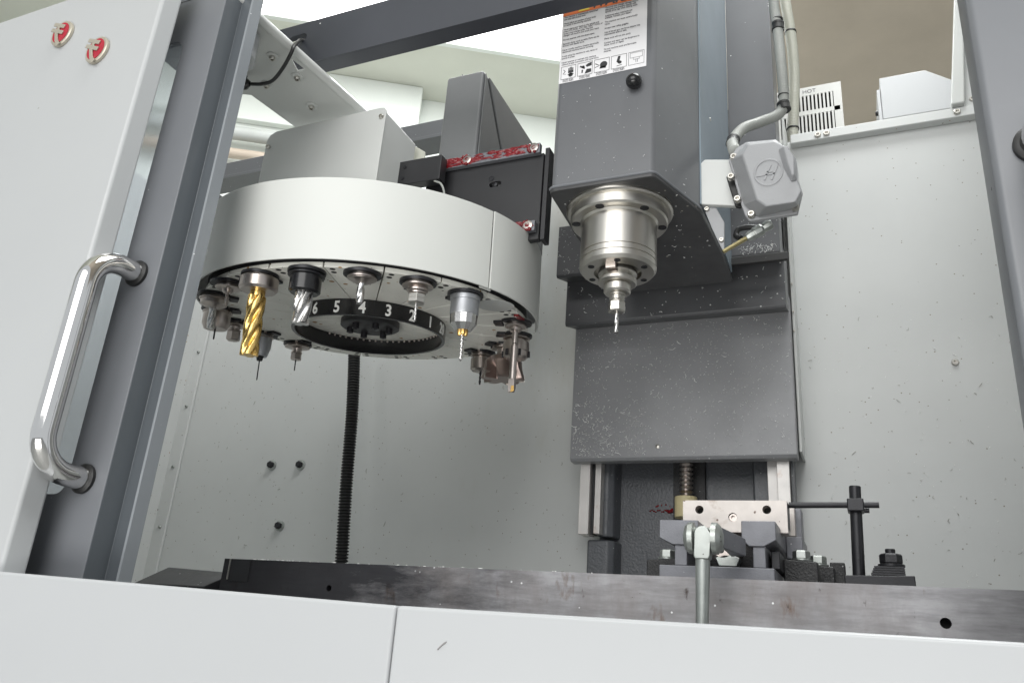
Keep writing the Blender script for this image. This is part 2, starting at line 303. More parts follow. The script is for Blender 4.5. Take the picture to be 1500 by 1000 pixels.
pw = MB().box(-1.735, -1.728, 0.72, 1.63, -0.2, 1.1).build('enclosure_panel', inner_paint)
tag(pw, 'narrow strip of shaded side wall beside the grey door frame', 'panel')
ct = MB().add([(-1.72, 0.63, -0.28), (0.29, 0.63, -0.28), (0.29, 1.615, -0.36), (-1.72, 1.615, -0.36), (-1.72, 0.63, -0.285), (0.29, 0.63, -0.285), (0.29, 1.615, -0.365), (-1.72, 1.615, -0.365)], [(0, 1, 2, 3), (7, 6, 5, 4), (0, 4, 5, 1), (1, 5, 6, 2), (2, 6, 7, 3), (3, 7, 4, 0)]).build('bounce_chip_tray', inner_paint)  # out of view, added to bounce light up to the carousel disc
tag(ct, 'pale sloping sheet metal chip tray, unseen below the table, added to bounce light', 'tray')
lr = empty('top_rail', (-1.6, 1.62, 1.26), 'dark grey steel channel at the upper left behind the carousel', 'rail')
MB().prism([(1.60, 1.262), (1.66, 1.262), (1.66, 1.335), (1.605, 1.335), (1.605, 1.285), (1.60, 1.285)], 'x', -1.95, -0.95).build('web', dark_paint, lr, bevel=0.002)
MB().prism([(1.575, 1.255), (1.60, 1.255), (1.60, 1.262), (1.575, 1.262)], 'x', -1.95, -0.95).build('lip', dark_paint, lr)
MB().prism([(-1.95, 1.10), (-1.74, 1.10), (-1.70, 1.18), (-1.80, 1.254), (-1.95, 1.254)], 'y', 1.60, 1.606).build('gusset', dark_paint, lr)
# vent box, white cabinet and corner post above the right panel
vb = empty('vent_box', (-0.03, 1.9, 1.28), 'grey slotted vent box behind the right panel edge, marked HOT', 'vent')
MB().box(-0.13, 0.022, 1.93, 2.05, 1.27, 1.434).build('body', hole_black, vb)
fb = MB(); fb.box(-0.13, 0.026, 1.90, 1.905, 1.412, 1.437); fb.box(-0.13, 0.026, 1.90, 1.905, 1.351, 1.364); fb.box(-0.13, 0.026, 1.90, 1.905, 1.27, 1.286); fb.box(0.012, 0.026, 1.90, 1.905, 1.286, 1.412)
fb.box(0.026, 0.032, 1.90, 2.05, 1.27, 1.437); fb.box(-0.13, 0.032, 1.905, 2.05, 1.4375, 1.442)
fb.build('front_frame', vent_paint, vb)
slat = None
for k in range(15):
    for z0, z1 in ((1.286, 1.351), (1.364, 1.412)):
        MB().box(-0.128 + k * 0.0095, -0.128 + k * 0.0095 + 0.005, 1.9, 1.905, z0 + 0.0003, z1 - 0.0003).build('slat', vent_paint, vb)
text('lettering', 'HOT', 0.016, print_grey, vb, Matrix.Translation((-0.047, 1.8995, 1.419)) @ FACE, 'CENTER')
wb = empty('control_cabinet', (0.19, 1.75, 1.18), 'white sheet metal cabinet with sloped corner on top of the panel edge', 'cabinet')
MB().prism([(0.113, 1.196), (0.30, 1.196), (0.30, 1.243), (0.212, 1.312), (0.114, 1.312)], 'y', 1.75, 2.0).build('body', sill_paint, wb, bevel=0.002)
MB().box(0.116, 0.30, 1.758, 1.99, 1.178, 1.1955).build('base', vent_paint, wb)
MB().box(0.106, 0.1125, 1.75, 1.99, 1.178, 1.28).build('end_plate', sill_paint, wb)
screw('screw', (0.106, 1.78, 1.235), (-1, 0, 0), 0.006, 0.006, black_oxide, wb)
po = empty('corner_post', (0.26, 1.6, 1.09), 'pale grey tapered post rising from the right panel corner', 'post')
MB().add([(0.231, 1.585, 1.092), (0.256, 1.585, 1.092), (0.256, 1.612, 1.092), (0.231, 1.612, 1.092), (0.29, 1.585, 1.55), (0.302, 1.585, 1.55), (0.302, 1.612, 1.55), (0.29, 1.612, 1.55)],
         [(3, 2, 1, 0), (4, 5, 6, 7), (0, 1, 5, 4), (1, 2, 6, 5), (2, 3, 7, 6), (3, 0, 4, 7)]).build('post', box_paint, po, bevel=0.004)
MB().prism([(0.2575, 1.092), (0.292, 1.092), (0.308, 1.55), (0.300, 1.55)], 'y', 1.612, 1.618).build('web_plate', inner_paint, po)
screw('screw', (0.274, 1.612, 1.115), (0, -1, 0), 0.006, 0.004, steel, po)

# ---------------------------------------------------------------- sliding doors, sill and header
def badge(x, z, parent, name='emblem'):
    def oval(rx, rz, y0, y1, top=1.0, n=40):
        return MB().loft([[(x + rx * k * math.cos(2 * math.pi * i / n), y, z + rz * k * math.sin(2 * math.pi * i / n)) for i in range(n)] for k, y in ((1, y0), (1, y1 + 0.0012), (top, y1))])
    e = oval(0.0205, 0.0225, 0.5995, 0.5945, 0.93).build(name, silver, parent)
    oval(0.0160, 0.0180, 0.5944, 0.5938).build('enamel_field', red_enamel, e)
    def stroke(pts, W, t):
        for (a, b), (c, d) in zip(pts[:-1], pts[1:]):
            v_ = Vector((c - a, d - b)).normalized() * W / 2; n_ = Vector((-v_.y, v_.x))
            MB().prism([(x + a + n_.x, z + b + n_.y), (x + a - n_.x, z + b - n_.y), (x + c - n_.x, z + d - n_.y), (x + c + n_.x, z + d + n_.y)], 'y', 0.5922 - t, 0.5937).build('letter_stroke', silver, e, bevel=0.0004)
    stroke([(-0.0174, 0.0186), (0.0070, 0.0082)], 0.0062, 0.0004); stroke([(-0.0195, 0.0088), (0.0070, -0.0028)], 0.0062, 0.0005)
    stroke([(-0.0056, 0.0132), (-0.0060, 0.0050)], 0.0055, 0.0002); stroke([(-0.0078, 0.0020), (-0.0010, -0.0163), (0.0055, -0.0237)], 0.0058, 0.0006)
    return e
def handle(x, parent):
    z0, z1, yb, rb = 0.139, 0.403, 0.594, 0.042
    path = [(x, 0.6595, z1)] + [(x, yb + rb + rb * math.cos(a), z1 - rb + rb * math.sin(a)) for a in [R(90 + 90 * i / 10) for i in range(11)]]
    path += [(x, yb, z1 - rb - (z1 - z0 - 2 * rb) * t / 6) for t in range(1, 6)]
    path += [(x, yb + rb + rb * math.cos(a), z0 + rb + rb * math.sin(a)) for a in [R(180 + 90 * i / 10) for i in range(11)]] + [(x, 0.6595, z0)]
    h = MB().tube(path, 0.0132, 28).build('door_handle', chrome, parent)
    for z in (z0, z1): MB().lathe((x, 0.66, z), (0, -1, 0), [(0, 0.0175), (0.004, 0.0175), (0.006, 0.0145)], 32).build('rosette', rubber, h)
    return h
ld = empty('sliding_door', (-1.0, 0.63, -0.05), 'open white sliding door with chrome handle and two red emblems', 'door', 'sliding doors')
MB().box(-1.75, -0.848, 0.600, 0.632, -0.1, 0.868).build('outer_panel', white_paint, ld, bevel=0.005, seg=3)
sl = [(-1.05, 1.05), (-0.797, 1.05), (-0.797, -0.06), (-1.05, -0.06), (-1.05, 0.122)] + arc(-0.878, 0.139, 0.017, -90, 0, 6) + arc(-0.878, 0.767, 0.017, 0, 90, 6) + [(-1.05, 0.784)]
MB().prism(sl, 'y', 0.66, 0.664).build('frame_face', frame_paint, ld, bevel=0.0012)
MB().prism([(-0.7965, 0.6605), (-0.7945, 0.6885), (-0.7768, 0.6885), (-0.7745, 0.7065), (-0.7775, 0.7065), (-0.7795, 0.6915), (-0.7985, 0.6915), (-0.8, 0.6645)], 'z', -0.06, 1.05).build('edge_moulding', mat('dark_gloss_moulding', (0.085, 0.095, 0.105), rough=0.24, var=0.08, specks=((75, 0.10, 0.05, (0.7, 0.7, 0.7)),)), ld, bevel=0.001)
MB().prism([(-0.7762, 0.6870), (-0.7730, 0.6875), (-0.7722, 0.7062), (-0.7740, 0.7064)], 'z', -0.06, 1.05).build('seal_strip', mat('light_gloss_edge', (0.21, 0.225, 0.24), rough=0.22, var=0.06, specks=((75, 0.10, 0.05, (0.7, 0.7, 0.7)),)), ld, bevel=0.0006)
MB().box(-1.05, -0.81, 0.674, 0.678, -0.06, 1.05).build('window_strip', glass_strip, ld)
badge(-1.040, 0.792, ld); badge(-0.949, 0.738, ld)
handle(-0.832, ld)
rd = empty('sliding_door', (0.3, 0.66, -0.05), 'grey edge of the right hand sliding door with a chrome handle end', 'door', 'sliding doors')
MB().prism([(0.55, 0.66), (0.126, 0.66)] + arc(0.126, 0.667, 0.007, 270, 180, 6)[1:] + [(0.119, 0.700), (0.122, 0.700), (0.124, 0.670), (0.55, 0.664)], 'z', -0.06, 1.0).build('frame_face', frame_paint, rd)
handle(0.152, rd)
s1 = empty('front_panel', (-1.1, 0.58, -0.6), 'white front apron panel under the left door, left of the seam', 'panel', 'front apron panels')
MB().prism([(-1.8, 0.046), (-0.3452, 0.0185), (-0.3452, -0.6), (-1.8, -0.6)], 'y', 0.578, 0.62).build('sheet', sill_paint, s1, bevel=0.003, seg=3)
s2 = empty('front_panel', (0.2, 0.58, -0.6), 'white front apron panel along the table, right of the seam', 'panel', 'front apron panels')
MB().prism([(-0.3444, 0.0185), (0.9, 0.022), (0.9, -0.6), (-0.3444, -0.6)], 'y', 0.578, 0.62).build('sheet', sill_paint, s2, bevel=0.003, seg=3)
MB().prism([(-0.3044, -0.0113), (-0.3036, -0.0118), (-0.3010, -0.0090), (-0.2975, -0.0064), (-0.2968, -0.0052), (-0.2990, -0.0062), (-0.3020, -0.0090)], 'y', 0.5772, 0.5779).build('paint_scratch', mat('scratch_grey', (0.22, 0.21, 0.21), rough=0.6), s2)
hb = empty('header_beam', (-0.4, 0.88, 0.909), 'dark blue grey header beam crossing the top of the opening', 'beam')
bo = MB().box(-0.93, 0.6, 0.88, 0.8825, 0.909, 1.003).build('web', beam_paint, hb)
c_ = MB(); c_.prism(arc(-0.872, 0.971, 0.0085, 90, 270, 8) + arc(-0.850, 0.971, 0.0085, -90, 90, 8), 'y', 0.8, 1.0); cut(bo, c_)
MB().box(-0.93, 0.6, 0.8828, 0.9115, 0.909, 0.9115).build('lower_flange', beam_paint, hb, bevel=0.0006)
MB().box(-0.93, 0.6, 0.8828, 0.9115, 1.0005, 1.003).build('upper_flange', beam_paint, hb, bevel=0.0006)
MB().box(-0.93, 0.6, 0.879, 0.8798, 0.9085, 0.9135).build('lip', beam_paint, hb)

# ---------------------------------------------------------------- overhead arm with cable
am = empty('overhead_arm', (-0.86, 0.85, 0.86), 'light grey sheet metal arm above the carousel carrying bolts and a cable', 'arm')
ap = MB().prism([(-0.805, 0.66), (-0.772, 0.99), (-0.912, 1.00), (-0.933, 0.872), (-0.945, 0.866), (-1.01, 0.868), (-1.01, 0.66)], 'z', 0.86, 0.863).build('web', box_paint, am, bevel=0.0006)
cut(ap, MB().prism([(-0.803, 0.815), (-0.797, 0.845), (-0.812, 0.845)], 'z', 0.8, 0.9))
MB().tube([(-0.803, 0.66, 0.863), (-0.768, 0.99, 0.863)], 0.008, 16).build('rolled_edge', box_paint, am)
for x, y in ((-0.828, 0.80), (-0.820, 0.855), (-0.845, 0.929), (-0.885, 0.855)):
    MB().lathe((x, y, 0.86), (0, 0, -1), [(0, 0.010), (0.002, 0.010), (0.003, 0.008)], 20).build('washer', box_paint, am)
    screw('bolt', (x, y, 0.857), (0, 0, -1), 0.0052, 0.005, steel, am)
MB().prism([(-0.96, 0.69), (-0.812, 0.69), (-0.814, 0.752), (-0.832, 0.772), (-0.96, 0.772)], 'z', 0.811, 0.8595).build('bracket', sill_paint, am, bevel=0.004, seg=3)
ca = empty('cable', (-0.9, 0.836, 0.83), 'thin black cable with a plug hanging under the grey arm', 'cable')
MB().tube(catmull([(-0.900, 0.823, 0.840), (-0.8824, 0.825, 0.836), (-0.8645, 0.8267, 0.8335), (-0.8388, 0.8219, 0.831), (-0.8042, 0.8035, 0.833), (-0.7790, 0.7880, 0.841), (-0.7764, 0.7892, 0.858), (-0.795, 0.815, 0.892), (-0.835, 0.86, 0.944), (-0.863, 0.90, 0.985)], 8), 0.0030, 10).build('lead', rubber, ca)
MB().lathe((-0.918, 0.818, 0.840), (1, 0.15, -0.1), [(0, 0.010), (0.010, 0.0115), (0.022, 0.0105), (0.030, 0.004)], 16).build('plug', plastic_black, ca)
MB().lathe((-0.897, 0.815, 0.845), (0.12, -0.5, 0.35), [(0, 0.0065), (0.022, 0.0055)], 12).build('strain_relief', plastic_black, ca)
MB().lathe((-0.921, 0.8175, 0.840), (1, 0.1, 0), [(0, 0.0085), (0.004, 0.0085)], 12).build('plug_ring', red_enamel, ca)

# ---------------------------------------------------------------- machine column
co = empty('machine_column', (-0.316, 1.6, 0), 'dark cast machine column with pale linear rails and ball screw', 'column')
MB().box(-0.50, -0.125, 1.615, 1.70, -0.2, 1.2).build('casting_web', cast_iron, co)
MB().prism([(-0.512, 1.57), (-0.470, 1.57), (-0.458, 1.578), (-0.453, 1.62), (-0.512, 1.62)], 'z', -0.2, 0.198).build('casting_foot', cast_iron, co, bevel=0.004)
MB().prism([(-0.492, 1.572), (-0.474, 1.572), (-0.461, 1.58), (-0.456, 1.618), (-0.492, 1.618)], 'z', 0.204, 1.2).build('casting_pad', cast_iron, co, bevel=0.004)
MB().prism([(-0.187, 1.585), (-0.158, 1.585), (-0.158, 1.64), (-0.195, 1.64)], 'z', -0.2, 1.2).build('casting_pad', cast_iron, co, bevel=0.003)
for x0, x1, z0 in ((-0.519, -0.4985, 0.203), (-0.1385, -0.1165, 0.1)):
    MB().prism([(x0, 1.53), (x1, 1.53), (x1, 1.54), (x1 - 0.003, 1.548), (x1, 1.556), (x1, 1.575), (x0, 1.575), (x0, 1.556), (x0 + 0.003, 1.548), (x0, 1.54)], 'z', z0, 1.2).build('linear_rail', rail_steel, co, bevel=0.0008)
MB().box(-0.4975, -0.4935, 1.546, 1.58, 0.206, 1.2).build('wiper_strip', black_oxide, co)
MB().box(-0.493, -0.4805, 1.548, 1.571, 0.207, 1.2).build('rail_ledge', rail_steel, co, bevel=0.0008)
MB().box(-0.1575, -0.139, 1.552, 1.60, 0.1, 1.2).build('rail_ledge', rail_steel, co, bevel=0.0008)
MB().box(-0.1155, -0.1105, 1.55, 1.60, 0.0, 1.2).build('wiper_strip', cast_iron, co)
sp = []; rr = []
for i in range(0, 280):
    z = 0.275 + i * 0.0018; sp.append((-0.313, 1.57, z)); rr.append(0.0118 + 0.0022 * math.cos(2 * math.pi * i / 5))
MB().tube(sp, rr, 18).build('ball_screw', steel_tool, co, smooth=60)
MB().lathe((-0.3135, 1.57, 0.243), (0, 0, 1), [(0, 0.021), (0.001, 0.0218), (0.039, 0.0218), (0.040, 0.021), (0.040, 0.014)], 32).build('screw_bush', ivory, co)
MB().box(-0.345, -0.282, 1.60, 1.6145, 0.23, 1.2).build('screw_channel_shade', rough_black, co)  # black backing; shadow strips beside the screw are put into its colour
sm = MB()
for k in range(16):
    t = k / 15; x = -0.395 + 0.058 * t; zz = 0.263 + 0.002 * math.sin(k * 1.7)
    sm.sphere((x, 1.6148, zz), 0.0018 + 0.0038 * math.exp(-((t - 0.8) / 0.2) ** 2) + 0.001 * random.random(), 6, 0.7)
for k in range(7): sm.sphere((-0.385 + 0.035 * random.random(), 1.6148, 0.271 + 0.005 * random.random()), 0.0012 + 0.001 * random.random(), 5)
sm.build('grease_smear', grease, co)

# ---------------------------------------------------------------- spindle head with way covers
hd = empty('spindle_head', (-0.315, 1.07, 0.53), 'dark grey spindle head with round steel spindle nose and warning label', 'spindle head')
r0 = 0.010
plan = arc(-0.40 + r0, 0.98 + r0, r0, 180, 270, 8) + arc(-0.238 - r0, 0.98 + r0, r0, 270, 342, 8) + [(-0.197, 1.10), (-0.188, 1.25), (-0.188, 1.36), (-0.408, 1.36), (-0.405, 1.149)]
MB().prism(plan, 'z', 0.645, 1.5).build('cover', dark_paint, hd, smooth=12)
MB().prism([(-0.1965, 1.1035), (-0.1875, 1.2505), (-0.1875, 1.3595), (-0.1855, 1.3595), (-0.1855, 1.2500), (-0.1945, 1.1032)], 'z', 0.655, 1.5).build('side_reflection', mat('bluish_reflection_paint', (0.24, 0.29, 0.33), rough=0.22, var=0.05), hd)  # window reflection on the head's side, put into a lighter bluish colour
pc = Vector((-0.31, 1.12))
plan2 = [(pc.x + (p[0] - pc.x) * 1.02, pc.y + (p[1] - pc.y) * 1.015) for p in plan]
MB().prism(plan2, 'z', 0.637, 0.6448).build('bottom_plate', mat('plate_underside', (0.05, 0.05, 0.052), rough=0.35, var=0.3, vscale=25, bump=0.1, bscale=120, specks=((90, 0.2, 0.1, (0.35, 0.33, 0.28)),)), hd, bevel=0.002)
MB().tube([(p[0], p[1], 0.6445) for p in plan2[2:19]], 0.0022, 8).build('plate_rim', frame_paint, hd)
# way covers: stepped sheet metal
XL, XR = -0.5325, -0.099
MB().prism([(1.50, 0.348), (1.505, 0.342), (1.53, 0.342), (1.53, 0.66), (1.50, 0.66)], 'x', XL, XR).build('way_cover_panel', apron_paint, hd, bevel=0.0015)
MB().prism([(1.43, 0.612), (1.434, 0.607), (1.499, 0.626), (1.499, 0.73), (1.43, 0.73)], 'x', XL + 0.001, XR - 0.001).build('way_cover_panel', upper_cover, hd, bevel=0.0015)
MB().prism([(1.362, 0.690), (1.366, 0.685), (1.429, 0.704), (1.429, 0.80), (1.362, 0.80)], 'x', XL + 0.002, XR - 0.002).build('way_cover_panel', upper_cover, hd, bevel=0.0015)
MB().prism([(-0.186, 1.365), (-0.098, 1.365), (-0.098, 1.46), (-0.186, 1.46)], 'z', 0.801, 1.5).build('side_cover', dark_paint, hd, bevel=0.002)
MB().prism([(-0.2, 1.352), (-0.086, 1.352), (-0.086, 1.361), (-0.2, 1.361)], 'z', 0.666, 0.682).build('wiper_lip', rubber, hd, bevel=0.002)
screw('screw', (-0.1925, 1.175, 0.86), (1, -0.06, 0), 0.0035, 0.003, steel, hd)
screw('screw', (-0.354, 1.50, 0.368), (0, -1, 0), 0.0045, 0.002, steel, hd, socket=False)
MB().sphere((-0.270, 0.970, 0.804), 0.0122, 12).build('knob', plastic_black, hd)
# spindle nose
SX, SY = -0.315, 1.066
nose = MB().lathe((SX, SY, 0.637), (0, 0, -1), [(0, 0.083), (0.004, 0.083), (0.006, 0.080), (0.006, 0.0755), (0.021, 0.0755), (0.0235, 0.073), (0.0235, 0.061), (0.027, 0.0582), (0.080, 0.0582), (0.0805, 0.0568), (0.082, 0.0568), (0.0825, 0.0586), (0.090, 0.0586), (0.0905, 0.0572), (0.092, 0.0572), (0.0925, 0.0586), (0.100, 0.0586), (0.105, 0.0545), (0.106, 0.036), (0.098, 0.035), (0.098, 0.0)], 72).build('spindle_nose', steel, hd, smooth=28)
for k in range(6):
    a = R(-100 + 60 * k); p = (SX + 0.0665 * math.cos(a), SY + 0.0665 * math.sin(a), 0.6135)
    MB().lathe(p, (0, 0, -1), [(0, 0.0068), (0.0008, 0.0068), (0.0008, 0.0048), (0.0004, 0.0046)], 16).build('cap_screw', black_oxide, nose)
for k in range(6):
    a = R(-75 + 60 * k); p = (SX + 0.0455 * math.cos(a), SY + 0.0455 * math.sin(a), 0.5316)
    MB().lathe(p, (0, 0, -1), [(0, 0.005), (0.0007, 0.005), (0.0007, 0.0034), (0.0003, 0.003)], 14).build('cap_screw', black_oxide, nose)
for sgn in (-1, 1):
    MB().box(SX - 0.008, SX + 0.008, SY + (0.024 if sgn > 0 else -0.040), SY + (0.040 if sgn > 0 else -0.024), 0.523, 0.5395).build('drive_key', steel_tool, nose, bevel=0.001)
# warning label
LX0, LX1, LZ0, LZ1, LY = -0.396, -0.2535, 0.8355, 1.012, 0.9797
la = MB().box(LX0, LX1, LY - 0.0004, LY, LZ0, LZ1).build('warning_label', label_white, hd)
MB().box(LX0 + 0.001, LX1 - 0.001, LY - 0.0008, LY - 0.0005, 0.9705, LZ1 - 0.001).build('label_header', label_orange, la)
MB().prism([(LX0 + 0.027, 0.973), (LX0 + 0.047, 0.973), (LX0 + 0.037, 0.990)], 'y', LY - 0.0012, LY - 0.0009).build('hazard_triangle', label_yellow, la)
text('header_lettering', 'WARNING', 0.024, print_black, la, Matrix.Translation((LX0 + 0.048, LY - 0.001, 0.974)) @ FACE, bold=0.0006)
colA = ('This machine is automatically controlled\nand may start at any time.\n \nNever place any portion of your body\nor hands in the moving machine.\n \nNever place your hand on the spindle and\npress ATC FWD, ATC REV, NEXT TOOL or\ncause a tool change cycle. The tool\nchanger will move in and crush your hand.\n \nDo not operate with the doors open.\n \nSecurely clamp work to table. Parts can be\nthrown with deadly force.\n \nNever modify machine. Disable electrically\ndisconnect machine before servicing.\n \nAvoid using the machine to wet, damp or\npoorly lit areas.\n \nNever operate or maintain this machine\nwithout proper instruction and supervision.')
colB = ('To avoid tool changer damage ensure\nthat tools are properly aligned with\nspindle drive lugs when loading tools.\n \nAdditional safety interlocks are\navailable. Contact your dealer.\n \nThis machine can cause severe bodily\ninjury.\n \nAlways wear safety goggles.\n \nUse of the air gun can force objects into\nunprotected eyes or skin.\n \nSharp tools will cut skin easily.\n \nContact and vapor can be dangerous to\ninhale, touch or digest.\n \nOil and machine tools are flammable\nmaterial.')
text('label_text', colA, 0.00445, print_grey, la, Matrix.Translation((LX0 + 0.003, LY - 0.0006, 0.9665)) @ FACE, space=0.94, sx=0.80)
text('label_text', colB, 0.00445, print_grey, la, Matrix.Translation((LX0 + 0.0735, LY - 0.0006, 0.9665)) @ FACE, space=0.94, sx=0.80)
for k in range(5):
    x0 = LX0 + 0.003 + k * 0.0278; x1 = x0 + 0.025; z0, z1 = 0.8425, 0.8675
    pcf = MB()
    for a, b, c, d in ((x0, x1, z0, z0 + 0.0006), (x0, x1, z1 - 0.0006, z1), (x0, x0 + 0.0006, z0 + 0.0006, z1 - 0.0006), (x1 - 0.0006, x1, z0 + 0.0006, z1 - 0.0006)):
        pcf.box(a, b, LY - 0.0007, LY - 0.0005, c, d)
    def P(pts, q=None): (q or pcf).prism([(x0 + 0.025 * a, z0 + 0.025 * b) for a, b in pts], 'y', LY - 0.0007, LY - 0.0005)
    def D(a, b, r_): P([(a + r_ * math.cos(R(20 * i)), b + r_ * math.sin(R(20 * i))) for i in range(18)])
    if k == 0:      # hand
        P([(0.48, 0.42), (0.84, 0.42), (0.84, 0.6), (0.48, 0.6)])
        for j in range(4): P([(0.49 + j * 0.09, 0.58), (0.555 + j * 0.09, 0.58), (0.555 + j * 0.09, 0.80 + 0.06 * (j in (1, 2))), (0.49 + j * 0.09, 0.80 + 0.06 * (j in (1, 2)))])
        D(0.66, 0.26, 0.15); P([(0.44, 0.27), (0.88, 0.27), (0.8, 0.36), (0.52, 0.36)])
        P([(0.12, 0.42), (0.26, 0.6), (0.14, 0.74), (0.17, 0.76), (0.31, 0.6), (0.16, 0.42), (0.34, 0.38), (0.34, 0.35)])
    elif k == 1:    # crushed hand
        P([(0.62, 0.6), (0.94, 0.66), (0.94, 0.92), (0.7, 0.86), (0.54, 0.74)]); P([(0.5, 0.1), (0.92, 0.16), (0.92, 0.42), (0.62, 0.44), (0.56, 0.3)])
        P([(0.14, 0.7), (0.46, 0.48), (0.52, 0.56), (0.2, 0.8)]); P([(0.28, 0.2), (0.36, 0.2), (0.38, 0.44), (0.28, 0.44)]); D(0.38, 0.66, 0.1)
    elif k == 2:    # goggles
        D(0.62, 0.52, 0.24); P([(0.36, 0.24), (0.8, 0.24), (0.74, 0.4), (0.4, 0.4)]); P([(0.06, 0.66), (0.34, 0.5), (0.34, 0.53), (0.08, 0.72)]); P([(0.06, 0.38), (0.34, 0.47), (0.34, 0.5), (0.06, 0.43)])
    elif k == 3:    # tool
        P([(0.34, 0.5), (0.44, 0.9), (0.6, 0.9), (0.52, 0.44), (0.44, 0.38)]); D(0.56, 0.42, 0.12); P([(0.36, 0.14), (0.7, 0.2), (0.7, 0.23), (0.36, 0.18)])
    else:           # spindle drawing
        for (a, b, c, d) in ((0.1, 0.9, 0.9, 0.92), (0.1, 0.55, 0.12, 0.9), (0.88, 0.55, 0.9, 0.9), (0.1, 0.53, 0.9, 0.55), (0.3, 0.4, 0.32, 0.53), (0.68, 0.4, 0.7, 0.53), (0.3, 0.38, 0.7, 0.4), (0.46, 0.16, 0.49, 0.38), (0.56, 0.16, 0.59, 0.38)):
            P([(a, b), (c, b), (c, d), (a, d)])
    pcf.build('pictogram', print_black if k < 4 else print_grey, la)
    if k < 4: text('caption', 'Possible danger\nof injury hazard', 0.0034, print_grey, la, Matrix.Translation((x0 + 0.0125, LY - 0.0006, 0.8398)) @ FACE, 'CENTER', space=0.8, sx=0.85)
# junction box on the side of the head
br = MB().prism([(-0.1955, 0.6547), (-0.1955, 0.7290), (-0.1890, 0.7355), (-0.1393, 0.7262), (-0.1281, 0.6407)], 'y', 1.1050, 1.1143).build('box_bracket', box_paint, hd, bevel=0.002)
MB().prism([(-0.1936, 0.6542), (-0.1736, 0.6500), (-0.1616, 0.6222), (-0.1630, 0.5683), (-0.1801, 0.6129)], 'y', 1.1125, 1.1171).build('bracket_gusset', box_cast, br, bevel=0.001)  # greyer than the bracket: its shade is put into the colour
screw('screw', (-0.1876, 1.1125, 0.6482), (0, -1, 0), 0.004, 0.004, steel, br); screw('screw', (-0.1662, 1.1125, 0.5915), (0, -1, 0), 0.004, 0.004, steel, br)
fro = [(-0.1238, 0.6928), (-0.1140, 0.7096), (-0.0766, 0.7076), (-0.0632, 0.6951), (-0.0488, 0.6689), (-0.0490, 0.6368), (-0.0447, 0.6174), (-0.0531, 0.6015), (-0.0927, 0.6009), (-0.1060, 0.6135)]
bas = [(-0.1458, 0.7104), (-0.1213, 0.7368), (-0.0773, 0.7331), (-0.0613, 0.7104), (-0.0491, 0.6711), (-0.0491, 0.6553), (-0.0441, 0.6314), (-0.0543, 0.6110), (-0.1096, 0.6045), (-0.1286, 0.6291)]
jb = MB().loft([[(x, 1.0800, z) for x, z in bas], [(x, 1.0447, z) for x, z in fro]]).build('junction_box', box_cast, hd, bevel=0.003, seg=3, smooth=25)
MB().prism([(-0.1487, 0.7111), (-0.1364, 0.7307), (-0.1213, 0.7387), (-0.0773, 0.7350), (-0.0501, 0.6618), (-0.0450, 0.6369), (-0.0534, 0.6030), (-0.1211, 0.6009), (-0.1270, 0.6114), (-0.1317, 0.6291), (-0.1438, 0.6885)], 'y', 1.0804, 1.0883).build('box_base', box_cast, jb, bevel=0.002)
MB().prism([(-0.1541, 0.6881), (-0.1467, 0.6918), (-0.1374, 0.6890), (-0.1263, 0.6407), (-0.1337, 0.6305), (-0.1416, 0.6333)], 'y', 1.0888, 1.0957).build('box_gasket', rubber, jb, bevel=0.002)
MB().loft([[(x, 1.0437, z) for x, z in ((-0.0734, 0.6918), (-0.0594, 0.6923), (-0.0488, 0.6695), (-0.0497, 0.6352), (-0.0576, 0.6342), (-0.0669, 0.6584))],
           [(x, 1.0326, z) for x, z in ((-0.0650, 0.6881), (-0.0594, 0.6886), (-0.0515, 0.6686), (-0.0525, 0.6389), (-0.0557, 0.6389), (-0.0604, 0.6602))]]).build('box_rib', box_cast, jb, bevel=0.003, seg=3)
for x, z in ((-0.1400, 0.7118), (-0.1447, 0.6777), (-0.1364, 0.6375), (-0.1173, 0.6090), (-0.0558, 0.6108)): screw('bolt', (x, 1.0790, z), (0, -1, 0), 0.0056, 0.007, steel, jb)
em = MB()
em.loft([[(-0.0878 + r_ * math.cos(a), y_, 0.6561 + 1.12 * r_ * math.sin(a)) for a in [2 * math.pi * i / 36 for i in range(36)]] for r_, y_ in ((0.0205, 1.0442), (0.0198, 1.0436), (0.0182, 1.0436), (0.0175, 1.0442))], cap=False)
def slant(x0_, z0_, x1_, z1_, w_): 
    d = Vector((x1_ - x0_, z1_ - z0_)).normalized() * w_ / 2; n_ = Vector((-d.y, d.x))
    em.prism([(x0_ + n_.x, z0_ + n_.y), (x0_ - n_.x, z0_ - n_.y), (x1_ - n_.x, z1_ - n_.y), (x1_ + n_.x, z1_ + n_.y)], 'y', 1.0434, 1.0443)
slant(-0.0938, 0.6440, -0.0845, 0.6681, 0.0026); slant(-0.0840, 0.6431, -0.0748, 0.6672, 0.0026); slant(-0.1077, 0.6519, -0.0789, 0.6523, 0.002); slant(-0.0901, 0.6565, -0.0808, 0.6561, 0.002)
em.build('moulded_emblem', box_cast, jb)
